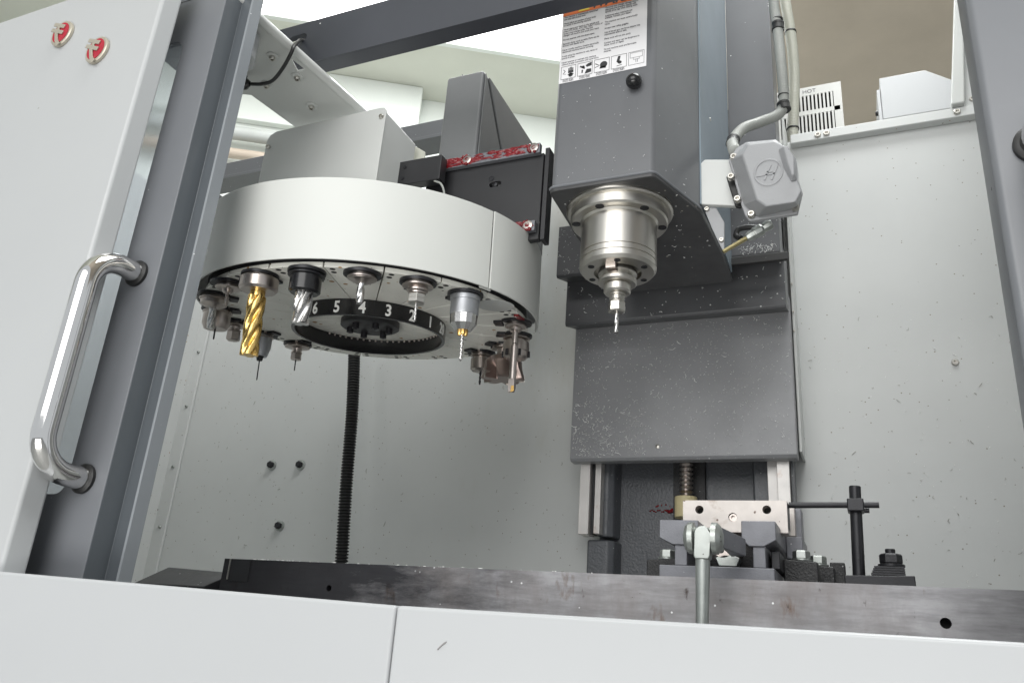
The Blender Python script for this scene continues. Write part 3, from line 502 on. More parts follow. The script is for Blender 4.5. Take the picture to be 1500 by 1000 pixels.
# coolant nozzle under the box
nz = empty('coolant_nozzle', (-0.1300, 1.1143, 0.5757), 'brass coolant nozzle with crusty fitting below the junction box', 'nozzle')
MB().cyl((-0.1632, 1.1050, 0.5679), (-0.1256, 1.1143, 0.5933), 0.0032, 0.0036, 14).build('tip', mat('dull_olive_brass', (0.36, 0.31, 0.16), metal=0.8, rough=0.4, var=0.2, vscale=60), nz)
MB().lathe((-0.1300, 1.1143, 0.5906), (0.86, 0.0464, 0.5), [(0, 0.006), (0.006, 0.008), (0.012, 0.008), (0.014, 0.0095), (0.026, 0.0095), (0.028, 0.007), (0.036, 0.0085), (0.0427, 0.008)], 8).build('fitting', steel_dull, nz, bevel=0.001)
MB().tube(catmull([(-0.1393, 1.1236, 0.5971), (-0.1467, 1.1282, 0.6045), (-0.1430, 1.1310, 0.6166), (-0.1281, 1.1347, 0.6203), (-0.1096, 1.1375, 0.6166)], 6), 0.0045, 12).build('hose_loop', rubber, nz)

# ---------------------------------------------------------------- hoses and conduits
def corrugated(path, r, amp, pitch, n=14):
    P = catmull(path, 60); L_ = 0; pts = [P[0]]; rr = [r]; acc = 0.0; step = pitch / 4; d_ = 0
    for a, b in zip(P[:-1], P[1:]):
        seg = (b - a).length; t = step - acc
        while t <= seg and seg > 0:
            d_ += 1; pts.append(a + (b - a) * (t / seg)); rr.append(r + (amp if d_ % 4 in (0, 1) else -amp)); t += step
        acc = seg - (t - step)
    return MB().tube(pts, rr, n)
c1 = empty('flexible_conduit', (-0.08, 1.25, 0.84), 'grey corrugated conduit with black clamps curving into the junction box', 'conduit')
corrugated([(-0.083, 1.25, 1.30), (-0.082, 1.25, 1.157), (-0.077, 1.25, 1.08), (-0.0735, 1.25, 0.9676), (-0.0742, 1.25, 0.922), (-0.0844, 1.245, 0.896), (-0.1141, 1.215, 0.8650), (-0.1360, 1.170, 0.826), (-0.1475, 1.130, 0.777), (-0.141, 1.095, 0.735)], 0.0088, 0.0006, 0.0035).build('hose', conduit_grey, c1, smooth=60)
def clamp(p, d, parent, r=0.0112):
    MB().lathe(p, d, [(-0.008, r * 0.9), (-0.008, r), (-0.004, r), (-0.0035, r * 0.95), (0.0035, r * 0.95), (0.004, r), (0.008, r), (0.008, r * 0.9)], 24).build('clamp', rubber, parent)
clamp((-0.0765, 1.25, 1.092), (0.03, 0, 1), c1); clamp((-0.0740, 1.25, 0.914), (-0.15, 0, 1), c1)
clamp((-0.1475, 1.130, 0.777), (-0.1, -0.55, -1), c1, 0.0105)
for z in (1.108, 0.937): MB().lathe((-0.0766 if z > 1 else -0.0738, 1.25, z), (0, 0, 1), [(-0.0012, 0.0098), (0.0012, 0.0098)], 20).build('tie', rubber, c1)
c2 = empty('flexible_conduit', (-0.07, 1.45, 0.98), 'straighter pale conduit running down behind the clamped grey conduit', 'conduit')
corrugated([(-0.086, 1.66, 1.66), (-0.0815, 1.66, 1.528), (-0.0737, 1.66, 1.42), (-0.0709, 1.66, 1.318), (-0.0756, 1.66, 1.2214), (-0.0835, 1.66, 1.119), (-0.086, 1.66, 1.0)], 0.0122, 0.0006, 0.0042).build('hose', mat('pale_conduit', (0.42, 0.42, 0.36), rough=0.4), c2, smooth=60)
for z, x in ((1.425, -0.0738), (1.148, -0.0812)): MB().lathe((x, 1.66, z), (0, 0, 1), [(-0.0018, 0.0140), (0.0018, 0.0140)], 20).build('tie', rubber, c2)
sv = corrugated([(-1.098, 1.5, 0.66), (-1.083, 1.5, 0.555), (-1.071, 1.5, 0.45), (-1.0608, 1.5, 0.3119), (-1.0524, 1.5, 0.2209), (-1.0436, 1.5, 0.129), (-1.04, 1.5, 0.05)], 0.0128, 0.0018, 0.0068).build('corrugated_sleeve', rubber, None, smooth=60)
tag(sv, 'black corrugated cable sleeve hanging from the carousel in front of panel', 'cable sleeve')

# ---------------------------------------------------------------- carousel carriage
cg = empty('carousel_slide', (-0.55, 1.08, 0.62), 'black slide plate with red greased rails between carousel and spindle head', 'slide')
plt = MB().box(-0.665, -0.443, 1.05, 1.062, 0.60, 0.762).build('slide_plate', black_plate, cg, bevel=0.0012)
MB().box(-0.442, -0.434, 1.052, 1.075, 0.60, 0.772).build('plate_edge', black_plate, cg, bevel=0.001)
slotp = arc(-0.535, 0.716, 0.005, 90, 270, 8) + arc(-0.523, 0.716, 0.005, -90, 90, 8)
cut(plt, MB().prism(slotp, 'y', 1.04, 1.07))
MB().lathe((-0.530, 1.055, 0.716), (0, -1, 0), [(0, 0.0045), (0.004, 0.0045), (0.005, 0.003)], 16).build('pin', black_oxide, cg)
MB().lathe((-0.537, 1.05, 0.728), (0, -1, 0), [(0, 0.005), (0.001, 0.005), (0.001, 0.0035), (0.0003, 0.003)], 16).build('cap_screw', black_oxide, cg)
for (x0, x1, z0, z1) in ((-0.655, -0.447, 0.757, 0.776), (-0.53, -0.447, 0.612, 0.630)):
    MB().box(x0, x1, 1.040, 1.0495, z0, z1).build('guide_rail', vise_iron, cg, bevel=0.001)
    g = MB()
    rng = random.Random(int(x0 * 1000))
    for k in range(75):
        x = x0 + 0.003 + (x1 - x0 - 0.012) * rng.random() ** 1.1; z = z0 + 0.003 + (z1 - z0 - 0.005) * rng.random()
        g.add([(x + 0.0045 * math.cos(a) * (0.6 + rng.random()) * 1.7, 1.0398 - (0.0008 if i % 2 else 0.0), z + 0.0022 * math.sin(a) * (0.6 + rng.random())) for i, a in enumerate([2 * math.pi * q / 8 for q in range(8)])] + [(x, 1.0375 + 0.001 * rng.random(), z)],
              [(i, (i + 1) % 8, 8) for i in range(8)])
    g.build('grease_film', grease, cg, smooth=80)
for x, z in ((-0.582, 0.767), (-0.458, 0.767), (-0.459, 0.621)):
    MB().lathe((x, 1.0395, z), (0, -1, 0), [(0, 0.0085), (0.002, 0.0085), (0.0025, 0.0065), (0.0025, 0.004), (0.0008, 0.004)], 18).build('cap_screw', steel_tool, cg)
    g = MB()
    for k in range(9): a = random.uniform(1.2, 5.2); g.sphere((x + 0.009 * math.cos(a), 1.0385, z + 0.008 * math.sin(a)), 0.0022 + 0.0015 * random.random(), 6)
    g.build('grease_blob', grease, cg)
MB().box(-0.705, -0.618, 1.015, 1.035, 0.722, 0.770).build('switch_block', black_plate, cg, bevel=0.0015)
for x, z in ((-0.690, 0.757), (-0.692, 0.735)): MB().lathe((x, 1.0145, z), (0, -1, 0), [(0, 0.0035), (0.0006, 0.0035), (0.0006, 0.002)], 12).build('cap_screw', black_oxide, cg)
MB().tube(catmull([(-0.63, 1.02, 0.722), (-0.615, 1.018, 0.712), (-0.605, 1.015, 0.690), (-0.603, 1.012, 0.66)], 6), 0.0018, 8).build('sensor_lead', conduit_grey, cg)
MB().prism([(-0.722, 0.775), (-0.705, 0.775), (-0.690, 0.796), (-0.692, 0.828), (-0.722, 0.85)], 'y', 1.075, 1.079).build('cover_tab', mat('cream_tab', (0.55, 0.55, 0.48), rough=0.4), cg, bevel=0.001)
screw('screw', (-0.706, 1.0745, 0.80), (0, -1, 0), 0.005, 0.004, steel, cg)
hs = empty('carriage_arm', (-0.64, 1.3, 0.8), 'dark grey upright box housing behind the carousel motor cover', 'housing')
MB().box(-0.679, -0.600, 1.10, 1.44, 0.62, 1.010).build('housing', housing_paint, hs, bevel=0.006, seg=3)
MB().prism([(1.107, 1.006), (1.22, 0.86), (1.22, 0.75), (1.107, 0.75)], 'x', -0.5995, -0.5975).build('side_gusset', housing_paint, hs, bevel=0.0006)
MB().prism([(1.44, 1.005), (1.44, 0.78), (1.23, 0.78), (1.23, 0.855), (1.12, 1.005)], 'x', -0.5995, -0.596).build('side_plate', housing_paint, hs, bevel=0.0006)
MB().prism([(-0.668, 1.0105), (-0.640, 1.0105), (-0.664, 1.038)], 'y', 1.13, 1.135).build('lifting_tab', housing_paint, hs)

# ---------------------------------------------------------------- tool carousel (its axis leans a little towards the door)
CA = Vector((-0.7515, 1.066, 0.4978)); CN = Vector((0.02491888, -0.09563013, 0.99510498)); CU = Vector((0.99968661, 0.0, -0.02503361)); CV = CN.cross(CU)
CM = Matrix(((CU.x, CV.x, CN.x), (CU.y, CV.y, CN.y), (CU.z, CV.z, CN.z)))
CR = CM.to_euler(); C4 = Matrix.Translation(CA) @ CM.to_4x4()
tcar = empty('tool_carousel', CA, 'round white tool carousel with numbered black ring on its underside', 'tool carousel', rot=CR)
def polar(r, a, z=0.0): return Vector((r * math.cos(R(a)), r * math.sin(R(a)), z))
def drum(a0, a1, r_out, r_in, z0, z1, n):
    rings = []
    for i in range(n + 1):
        a = a0 + (a1 - a0) * i / n
        rings.append([polar(r_out, a, z0), polar(r_out, a, z1), polar(r_in, a, z1), polar(r_in, a, z0)])
    return MB().loft(rings)
seam = -20.0
drum(-205, seam - 0.2, 0.2866, 0.2838, 0.0, 0.1227, 96).build('shroud', shroud_paint, tcar, bevel=0.0008, wcoord=False)
drum(seam + 0.2, 30, 0.2878, 0.2848, 0.0, 0.1235, 30).build('shroud', shroud_paint, tcar, bevel=0.0008, wcoord=False)
drum(seam - 3, seam + 1.5, 0.2835, 0.2805, -0.002, 0.03, 6).build('joint_tab', shroud_paint, tcar, bevel=0.0006, wcoord=False)
MB().lathe((0, 0, 0.002), (0, 0, 1), [(0, 0.268), (0.016, 0.268)], 96).build('backing_plate', black_plate, tcar, wcoord=False)
MB().lathe((0, 0, 0.10), (0, 0, 1), [(0, 0.2805), (0.004, 0.2805)], 96).build('top_plate', shroud_paint, tcar, wcoord=False)
seg_me = None; hole_me = None
for k in range(20):
    a = -8 + 18 * k
    if seg_me is None:
        da = 8.77
        ring = [polar(0.045, -da * 0.97), ] + [polar(0.270, -da + 2 * da * i / 8) for i in range(9)] + [polar(0.045, da * 0.97)]
        s0 = MB().prism([(p.x, p.y) for p in ring], 'z', -0.006, 0.0015).build('disc_segment', disc_alu, tcar, bevel=0.0006, wcoord=False); seg_me = s0.data
        h0 = MB().lathe((0, 0, -0.0062), (0, 0, 1), [(0, 0.0042), (0.0004, 0.0042)], 12).build('bolt_hole', hole_black, tcar, wcoord=False); hole_me = h0.data
    else:
        s0 = bpy.data.objects.new('disc_segment', seg_me); COL.objects.link(s0); s0.parent = tcar
        b_ = s0.modifiers.new('bevel', 'BEVEL'); b_.width = 0.0006; b_.segments = 2; b_.limit_method = 'ANGLE'; b_.angle_limit = R(30)
        h0 = bpy.data.objects.new('bolt_hole', hole_me); COL.objects.link(h0); h0.parent = tcar
    s0.rotation_euler = (0, 0, R(a)); h0.location = polar(0.262, a - 6.6)
    for rr_, da_ in ((0.262, 6.6), (0.249, 6.9), (0.249, -6.9)):
        h1 = bpy.data.objects.new('bolt_hole', hole_me); COL.objects.link(h1); h1.parent = tcar; h1.location = polar(rr_, a + da_)
rg = MB(); rings = []
nr = 96
rg.loft([[polar(r_, 360 * i / nr, z_) for i in range(nr)] for r_, z_ in ((0.1295, -0.0065), (0.1295, -0.0318), (0.1288, -0.0325), (0.1245, -0.0325), (0.1238, -0.0318), (0.1238, -0.0065))], cap=False)
nring = rg.build('number_ring', plastic_black, tcar, wcoord=False)
nums = {-116: '7', -98: '6', -80: '5', -62: '4', -44: '3', -26: '2', -8: '1', 10: '20', -134: '8', -152: '9'}
for a, t in nums.items():
    n_ = polar(1, a); tx = Vector((-n_.y, n_.x, 0)); Mx = Matrix((( tx.x, 0, n_.x, n_.x * 0.1299), (tx.y, 0, n_.y, n_.y * 0.1299), (0, 1, 0, -0.0285), (0, 0, 0, 1)))
    text('ring_number', t, 0.0258, digit_white, nring, Mx, 'CENTER', wcoord=False, sx=0.85, bold=0.0006, thick=0.0003)
MB().lathe((0, 0, -0.0061), (0, 0, -1), [(0, 0.050), (0.010, 0.050), (0.012, 0.047), (0.012, 0.0)], 48).build('hub', black_plate, tcar, wcoord=False)
hub_ = [o for o in tcar.children if o.name.startswith('hub')][0]
for k in range(6):
    p = polar(0.034, 20 + 60 * k, -0.0182); MB().lathe(p, (0, 0, -1), [(0, 0.0058), (0.0085, 0.0058), (0.009, 0.0045), (0.009, 0.003), (0.004, 0.003)], 14).build('hub_bolt', black_oxide, hub_, wcoord=False)
for k in range(28):
    a = 20 + 140 * k / 27
    MB().sphere(polar(0.1225, a, -0.0085), 0.0022, 5).build('bearing_ball', steel_tool, tcar, wcoord=False)
# tool grippers: one black two-armed fork per loaded pocket
loaded = [a + 2.5 for a in (-98, -80, -62, -44, -26, 10, 28, 46, 64, 154, 172, 190, 208, 226, 244)]
PR = 0.254
fork_me = None
for a in loaded:
    if fork_me is None:
        fk = MB()
        fk.prism([(0.232 + 0.0, 0.0)] and ([(0.027 * math.cos(R(t)), 0.027 * math.sin(R(t))) for t in range(-140, 141, 14)] + [(0.016 * math.cos(R(t)), 0.016 * math.sin(R(t))) for t in range(140, -141, -14)]), 'z', -0.0105, -0.0064)
        fk.prism([(-0.036, -0.010), (-0.022, -0.012), (-0.022, 0.012), (-0.036, 0.010)], 'z', -0.0105, -0.0064)
        f0 = fk.build('tool_gripper', black_oxide, tcar, bevel=0.0008, wcoord=False); fork_me = f0.data
    else:
        f0 = bpy.data.objects.new('tool_gripper', fork_me); COL.objects.link(f0); f0.parent = tcar
    f0.location = polar(PR, a); f0.rotation_euler = (0, 0, R(a))
MB().lathe(polar(PR, -8, -0.0064), (0, 0, 1), [(0, 0.030), (0.0006, 0.030)], 32).build('empty_pocket', box_paint, tcar, wcoord=False)
MB().box(0.262, 0.270, 0.014, 0.042, -0.0095, -0.0062).build('red_marker', grease, tcar, wcoord=False)
mbx = empty('carousel_motor_cover', (-0.826, 1.0, 0.61), 'light grey box cover standing on top of the carousel', 'cover')
ch = [(-0.953, 0.60), (-0.699, 0.60), (-0.699, 0.832), (-0.7035, 0.8385), (-0.712, 0.8405), (-0.935, 0.838), (-0.948, 0.832), (-0.953, 0.822)]
MB().prism(ch, 'y', 0.950, 0.9525).build('front_plate', box_paint, mbx, bevel=0.0008)
MB().prism([(-0.951, 0.60), (-0.701, 0.60), (-0.701, 0.832), (-0.708, 0.838), (-0.937, 0.836), (-0.951, 0.824)], 'y', 0.953, 1.058).build('body', box_paint, mbx, bevel=0.003, seg=3)
for x, z in ((-0.707, 0.820), (-0.946, 0.806)): screw('screw', (x, 0.9497, z), (0, -1, 0), 0.0045, 0.004, steel, mbx)

# ---------------------------------------------------------------- the tools hanging in the carousel and in the spindle
def thing_tool(a, name, label, r=PR):
    return empty(name, C4 @ polar(r, a + 2.5, -0.0065), label, 'cutting tool', 'tools hanging in the carousel', rot=CR)
def fluted(z0, z1, r, flutes, turns, depth=0.30, n=40, steps=28, serr=0.0, point=0.0):
    rings = []
    for k in range(steps + 1):
        t = k / steps; z = z0 + (z1 - z0) * t; tw = turns * 2 * math.pi * t; ring = []
        taper = 1.0 if not point or t < 1 - point else max(0.03, (1 - t) / point)
        s_ = serr * (1 if k % 2 else -1)
        for i in range(n):
            a = 2 * math.pi * i / n; ph = ((a - tw) * flutes / (2 * math.pi)) % 1.0
            rad = r * (1 - depth * (math.sin(math.pi * min(1, ph / 0.62)) ** 1.3 if ph < 0.62 else 0)) * taper * (1 + (s_ if ph >= 0.5 else 0))
            ring.append((rad * math.cos(a), rad * math.sin(a), z))
        rings.append(ring)
    return MB().loft(rings)
def L(prof, n=40): return MB().lathe((0, 0, 0), (0, 0, -1), prof, n)
def B(mb, name, m_, par, **k): return mb.build(name, m_, par, wcoord=False, **k)
def flange(par, m_=steel_tool, r=0.0235): return B(L([(-0.004, 0.018), (0.0, r), (0.0025, r), (0.004, r * 0.86), (0.0055, r * 0.86), (0.007, r), (0.0085, r), (0.010, r * 0.8)]), 'flange', m_, par, smooth=30)
def hexn(par, z0, z1, r, m_): return B(MB().lathe((0, 0, -z0), (0, 0, -1), [(0, r * 0.9), ((z1 - z0) * 0.12, r * 1.0), ((z1 - z0) * 0.5, r), ((z1 - z0) * 0.52, r * 1.04), ((z1 - z0) * 0.9, r * 1.04), (z1 - z0, r * 0.85), (z1 - z0, 0.0)], 6), 'collet_nut', m_, par, bevel=0.0007, smooth=20)

t = thing_tool(-98, 'end_mill', 'long gold coated end mill in a steel holder under the carousel')
flange(t, r=0.026); hb_ = B(L([(0.006, 0.0262), (0.008, 0.0275), (0.0225, 0.0275), (0.026, 0.0245), (0.026, 0.0)]), 'holder', steel_tool, t, smooth=28)
d_ = (C4.to_3x3().inverted() @ Vector((-0.72, -0.69, 0))).normalized()
B(MB().lathe(d_ * 0.0262 + Vector((0, 0, -0.015)), d_, [(0, 0.0055), (0.0018, 0.0055), (0.0018, 0.0038), (-0.002, 0.003)], 18), 'set_screw', black_oxide, t)
B(L([(0.026, 0.0108), (0.034, 0.0108)]), 'shank', gold, t); B(fluted(-0.033, -0.121, 0.0128, 4, -0.62, 0.36, 64, 48), 'cutter', gold, t, smooth=26)
t = thing_tool(-80, 'roughing_mill', 'serrated silver roughing mill in a black holder')
flange(t, black_oxide, 0.026); B(L([(0.005, 0.022), (0.031, 0.0222), (0.034, 0.019), (0.034, 0.0)]), 'holder', plastic_black, t, smooth=28)
B(fluted(-0.033, -0.078, 0.0122, 4, -0.3, 0.36, 64, 52, serr=0.05), 'cutter', bright_tool, t, smooth=40)
t = thing_tool(-62, 'end_mill', 'short small end mill above the number 4 of the ring')
flange(t, r=0.021); B(L([(0.006, 0.0185), (0.010, 0.0185), (0.015, 0.009), (0.015, 0.0)]), 'holder', steel_tool, t, smooth=28)
B(fluted(-0.014, -0.044, 0.0058, 2, -0.55, 0.34), 'cutter', bright_tool, t)
t = thing_tool(-44, 'drill_holder', 'collet holder with a thin drill above the number 2 of the ring')
flange(t, r=0.0225); B(L([(0.008, 0.0165), (0.011, 0.0135), (0.013, 0.0155), (0.015, 0.0155), (0.017, 0.0125), (0.019, 0.0125)]), 'neck', steel_tool, t, smooth=28)
hexn(t, 0.0185, 0.034, 0.0128, steel); B(fluted(-0.033, -0.060, 0.0019, 2, -2.4, 0.4, 16, 36, point=0.06), 'drill', bright_tool, t)
t = thing_tool(-26, 'drill_chuck', 'satin grey drill chuck with brass coloured jaws and twist drill')
flange(t, black_oxide, 0.021); B(L([(0.004, 0.0215), (0.005, 0.0225), (0.012, 0.0225), (0.012, 0.0212), (0.0325, 0.0212), (0.034, 0.0205)]), 'body', matte_chuck, t, smooth=28)
B(MB().lathe((0, 0, -0.034), (0, 0, -1), [(0, 0.0206), (0.014, 0.0196), (0.0235, 0.0125), (0.0235, 0.0)], 14), 'sleeve', bright_tool, t, smooth=15)
for k in range(3):
    p = polar(0.0048, 60 + 120 * k); B(MB().lathe(Vector((p.x, p.y, -0.056)), (0, 0, -1), [(0, 0.0042), (0.007, 0.0036), (0.0085, 0.0026)], 8), 'jaw', brass, t)
B(fluted(-0.060, -0.104, 0.0026, 2, -3.2, 0.4, 16, 60, point=0.05), 'drill', bright_tool, t)
t = thing_tool(10, 'indexable_bar', 'slim long boring bar with a small insert at the right rim')
flange(t, r=0.018); B(L([(0.0, 0.011), (0.014, 0.0105), (0.016, 0.0085), (0.016, 0.0)]), 'holder', steel_tool, t)
B(L([(0.015, 0.0048), (0.036, 0.0048), (0.037, 0.0034), (0.040, 0.0034), (0.041, 0.0060), (0.096, 0.0056), (0.097, 0.005)]), 'bar', steel_tool, t, smooth=28)
B(MB().prism([(-0.0055, -0.118), (0.003, -0.118), (0.0052, -0.112), (0.0052, -0.096), (-0.0055, -0.096)], 'y', -0.0045, 0.004), 'tip', steel_tool, t, bevel=0.0006)
B(MB().prism([(0.000, -0.119), (0.006, -0.117), (0.0055, -0.108), (0.0005, -0.108)], 'y', -0.0062, -0.0046), 'insert', brass, t, bevel=0.0004)
t = thing_tool(28, 'collet_holder', 'wide bare collet nut behind the boring bar at the right')
flange(t); B(L([(0.009, 0.017), (0.013, 0.017), (0.014, 0.0225), (0.030, 0.0235), (0.031, 0.022), (0.040, 0.0215), (0.044, 0.017), (0.044, 0.0)]), 'collet_nut', steel_tool, t, smooth=28)
for k in range(6): p = polar(0.0226, 60 * k + 10); B(MB().box(p.x - 0.002, p.x + 0.002, p.y - 0.002, p.y + 0.002, -0.041, -0.03), 'spanner_slot', black_oxide, t)
t = thing_tool(46, 'face_mill', 'broad toothed face mill cutter low at the right of the carousel')
flange(t); B(L([(0.008, 0.013), (0.018, 0.013), (0.019, 0.016), (0.024, 0.016)]), 'arbor', steel_tool, t, smooth=28)
rings = []
for k, (z_, r_) in enumerate(((0.020, 0.017), (0.025, 0.028), (0.033, 0.034), (0.044, 0.035), (0.064, 0.0405), (0.067, 0.037))):
    ring = []
    for i in range(60):
        a = 2 * math.pi * i / 60 + z_ * 8; ph = (i / 60 * 5) % 1
        q = 1.0 if (ph > 0.45 or k < 2) else 1.0 - 0.55 * math.sin(math.pi * ph / 0.45) ** 0.7 * min(1, (k - 1) / 2)
        ring.append((r_ * q * math.cos(a), r_ * q * math.sin(a), -z_))
    rings.append(ring)
B(MB().loft(rings), 'cutter_body', mat('bronzed_cutter_steel', (0.34, 0.27, 0.245), metal=0.9, rough=0.34, rvar=0.03, var=0.06, vscale=20), t, smooth=25)
for k in range(5):
    a = R(72 * k - 4) + 0.064 * 8; c = Vector((0.036 * math.cos(a), 0.036 * math.sin(a), -0.060)); u_ = Vector((math.cos(a), math.sin(a), 0)); v_ = Vector((-math.sin(a), math.cos(a), 0))
    mb_ = MB().box(-0.006, 0.005, -0.0016, 0.0016, -0.008, 0.006).xf(Matrix(((u_.x, v_.x, 0, c.x), (u_.y, v_.y, 0, c.y), (0, 0, 1, c.z), (0, 0, 0, 1)))); B(mb_, 'insert', steel, t)
t = thing_tool(64, 'drill_holder', 'round collet nut with a stub drill beside the face mill')
flange(t, r=0.021); B(L([(0.009, 0.015), (0.012, 0.015), (0.014, 0.0200), (0.034, 0.0200), (0.038, 0.016), (0.038, 0.0)]), 'collet_nut', steel_tool, t, smooth=28)
B(fluted(-0.037, -0.064, 0.0023, 2, -1.8, 0.4, 16, 30, point=0.08), 'drill', black_oxide, t)
t = thing_tool(154, 'drill_holder', 'small collet holder with a needle drill at the far rim of the disc')
flange(t, r=0.024); B(L([(0.008, 0.010), (0.016, 0.0085), (0.017, 0.0105), (0.020, 0.0105)]), 'neck', steel_tool, t, smooth=28); hexn(t, 0.0195, 0.033, 0.0105, steel_tool)
B(fluted(-0.032, -0.055, 0.0013, 2, -2, 0.3, 12, 20, point=0.1), 'drill', black_oxide, t)
t = thing_tool(172, 'drill_chuck', 'grey drill chuck half hidden behind the gold end mill')
flange(t, r=0.02); B(L([(0.004, 0.0175), (0.026, 0.0175), (0.044, 0.0125), (0.044, 0.0)]), 'body', matte_chuck, t, smooth=28)
B(L([(0.043, 0.007), (0.052, 0.005), (0.052, 0.0)]), 'jaw', black_oxide, t); B(L([(0.05, 0.0011), (0.088, 0.0011), (0.089, 0.0002)], 10), 'drill', black_oxide, t)
t = thing_tool(190, 'collet_holder', 'small empty collet holder low at the left rim')
flange(t, r=0.021); B(L([(0.008, 0.0105), (0.014, 0.009), (0.016, 0.0115), (0.018, 0.0115)]), 'neck', steel_tool, t, smooth=28); hexn(t, 0.0175, 0.035, 0.0118, steel_tool)
t = thing_tool(208, 'drill_holder', 'wide dark collet nut with thin drill at the left rim')
flange(t, r=0.024); B(L([(0.006, 0.022), (0.028, 0.0225), (0.036, 0.0185), (0.036, 0.0)]), 'collet_nut', steel_tool, t, smooth=28); B(L([(0.035, 0.0014), (0.053, 0.0014), (0.054, 0.0003)], 10), 'drill', black_oxide, t)
t = thing_tool(226, 'end_mill', 'stubby silver end mill in a low round holder at the left')
flange(t, r=0.023); B(L([(0.006, 0.0205), (0.016, 0.0205), (0.021, 0.012), (0.021, 0.0)]), 'holder', steel_tool, t, smooth=28); B(fluted(-0.020, -0.055, 0.0058, 3, -0.5, 0.3), 'cutter', bright_tool, t)
t = thing_tool(244, 'drill_holder', 'tiny drill in a slim holder near the gold end mill')
flange(t, r=0.019); B(L([(0.0, 0.0085), (0.013, 0.0080), (0.016, 0.006), (0.016, 0.0)]), 'holder', steel_tool, t); B(fluted(-0.014, -0.038, 0.0024, 2, -1.5, 0.35, 16, 24, point=0.1), 'drill', steel_tool, t)
# tool in the spindle
t = empty('tool_holder', (SX, SY, 0.536), 'steel collet holder with a short end mill clamped in the spindle', 'cutting tool')
B(L([(0.0, 0.0235), (0.003, 0.0295), (0.008, 0.0295), (0.0115, 0.0245), (0.0145, 0.0245), (0.0175, 0.0295), (0.022, 0.0295), (0.024, 0.027)]), 'flange', steel, t, smooth=28)
B(L([(0.0242, 0.0195), (0.026, 0.0205), (0.036, 0.0205), (0.039, 0.018), (0.040, 0.0125), (0.042, 0.0125), (0.043, 0.0105), (0.044, 0.0115), (0.046, 0.0105), (0.047, 0.0115), (0.049, 0.0105), (0.051, 0.0115), (0.053, 0.0115)]), 'body', steel, t, smooth=28)
hexn(t, 0.052, 0.069, 0.0128, steel)
B(fluted(-0.068, -0.101, 0.0031, 2, -0.8, 0.34, 24, 30), 'cutter', bright_tool, t)

# ---------------------------------------------------------------- machine table and its covers
tb = empty('machine_table', (-0.2, 1.1, 0.0), 'long steel machine table, black at left and rusty under the vise', 'table')
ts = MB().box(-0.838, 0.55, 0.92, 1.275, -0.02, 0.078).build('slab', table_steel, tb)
hc = MB(); hc.cyl((0.067, 0.90, 0.0445), (0.067, 0.95, 0.0445), 0.0052, None, 20); hc.cyl((-0.654, 0.90, 0.0455), (-0.654, 0.95, 0.0455), 0.0040, None, 20); cut(ts, hc)
for x, z, r_ in ((0.067, 0.0445, 0.0048), (-0.654, 0.0455, 0.0036)):
    MB().lathe((x, 0.938, z), (0, 1, 0), [(0, r_), (0.004, r_)], 16).build('hole_plug', hole_black, tb)
MB().box(-0.823, -0.790, 0.9188, 0.9199, 0.048, 0.0775).build('scale_plate', black_plate, tb)
MB().box(-0.8275, -0.8255, 0.9185, 0.9198, 0.050, 0.0778).build('zero_mark', steel, tb)
tr = empty('way_cover', (-0.96, 0.98, 0.0), 'low black cover left of the table end', 'cover')
MB().add([(-1.05, 0.965, 0.040), (-0.91, 0.965, 0.040), (-0.885, 1.0, 0.064), (-1.022, 1.0, 0.068), (-1.05, 0.965, -0.02), (-0.91, 0.965, -0.02), (-0.88, 1.2, -0.02), (-1.05, 1.2, -0.02), (-0.88, 1.2, 0.07), (-1.04, 1.2, 0.07), (-0.88, 1.0, -0.02)],
         [(0, 1, 2, 3), (4, 5, 1, 0), (5, 10, 2, 1), (3, 2, 8, 9), (10, 6, 8, 2), (0, 3, 9, 7, 4), (7, 9, 8, 6), (4, 7, 6, 10, 5)]).build('shell', black_oxide, tr, bevel=0.0015)
MB().box(-0.879, -0.8395, 1.0, 1.2, -0.02, 0.070).build('wiper', rubber, tr, bevel=0.0015)

# ---------------------------------------------------------------- vise
vi = empty('machine_vise', (-0.158, 1.08, 0.078), 'dark iron machine vise with pale steel jaw clamped on the table', 'vise')
MB().box(-0.224, -0.094, 0.962, 1.20, 0.0785, 0.0945).build('base', vise_iron, vi, bevel=0.0012)
MB().box(-0.2065, -0.192, 0.966, 1.20, 0.0948, 0.1265).build('rail_web', vise_iron, vi, bevel=0.001)
MB().box(-0.1175, -0.1035, 0.966, 1.20, 0.0948, 0.1265).build('rail_web', vise_iron, vi, bevel=0.001)
MB().prism([(-0.224, 0.1255), (-0.208, 0.118), (-0.186, 0.118), (-0.178, 0.1255), (-0.178, 0.1465), (-0.224, 0.1465)], 'y', 0.962, 1.20).build('rail', vise_iron, vi, bevel=0.001)
MB().prism([(-0.129, 0.1255), (-0.121, 0.118), (-0.105, 0.118), (-0.091, 0.1255), (-0.091, 0.1465), (-0.129, 0.1465)], 'y', 0.962, 1.20).build('rail', vise_iron, vi, bevel=0.001)
MB().box(-0.100, -0.0905, 0.99, 1.20, 0.0965, 0.1165).build('side_pad', black_oxide, vi, bevel=0.001)
jw = MB().box(-0.2075, -0.0825, 1.02, 1.05, 0.1415, 0.180).build('moving_jaw', jaw_steel, vi)
jc = MB(); jc.cyl((-0.187, 1.0, 0.1685), (-0.187, 1.04, 0.1685), 0.0052, None, 20); jc.cyl((-0.106, 1.0, 0.169), (-0.106, 1.04, 0.169), 0.0052, None, 20); jc.cyl((-0.1465, 1.0, 0.1595), (-0.1465, 1.03, 0.1595), 0.0054, None, 20); cut(jw, jc)
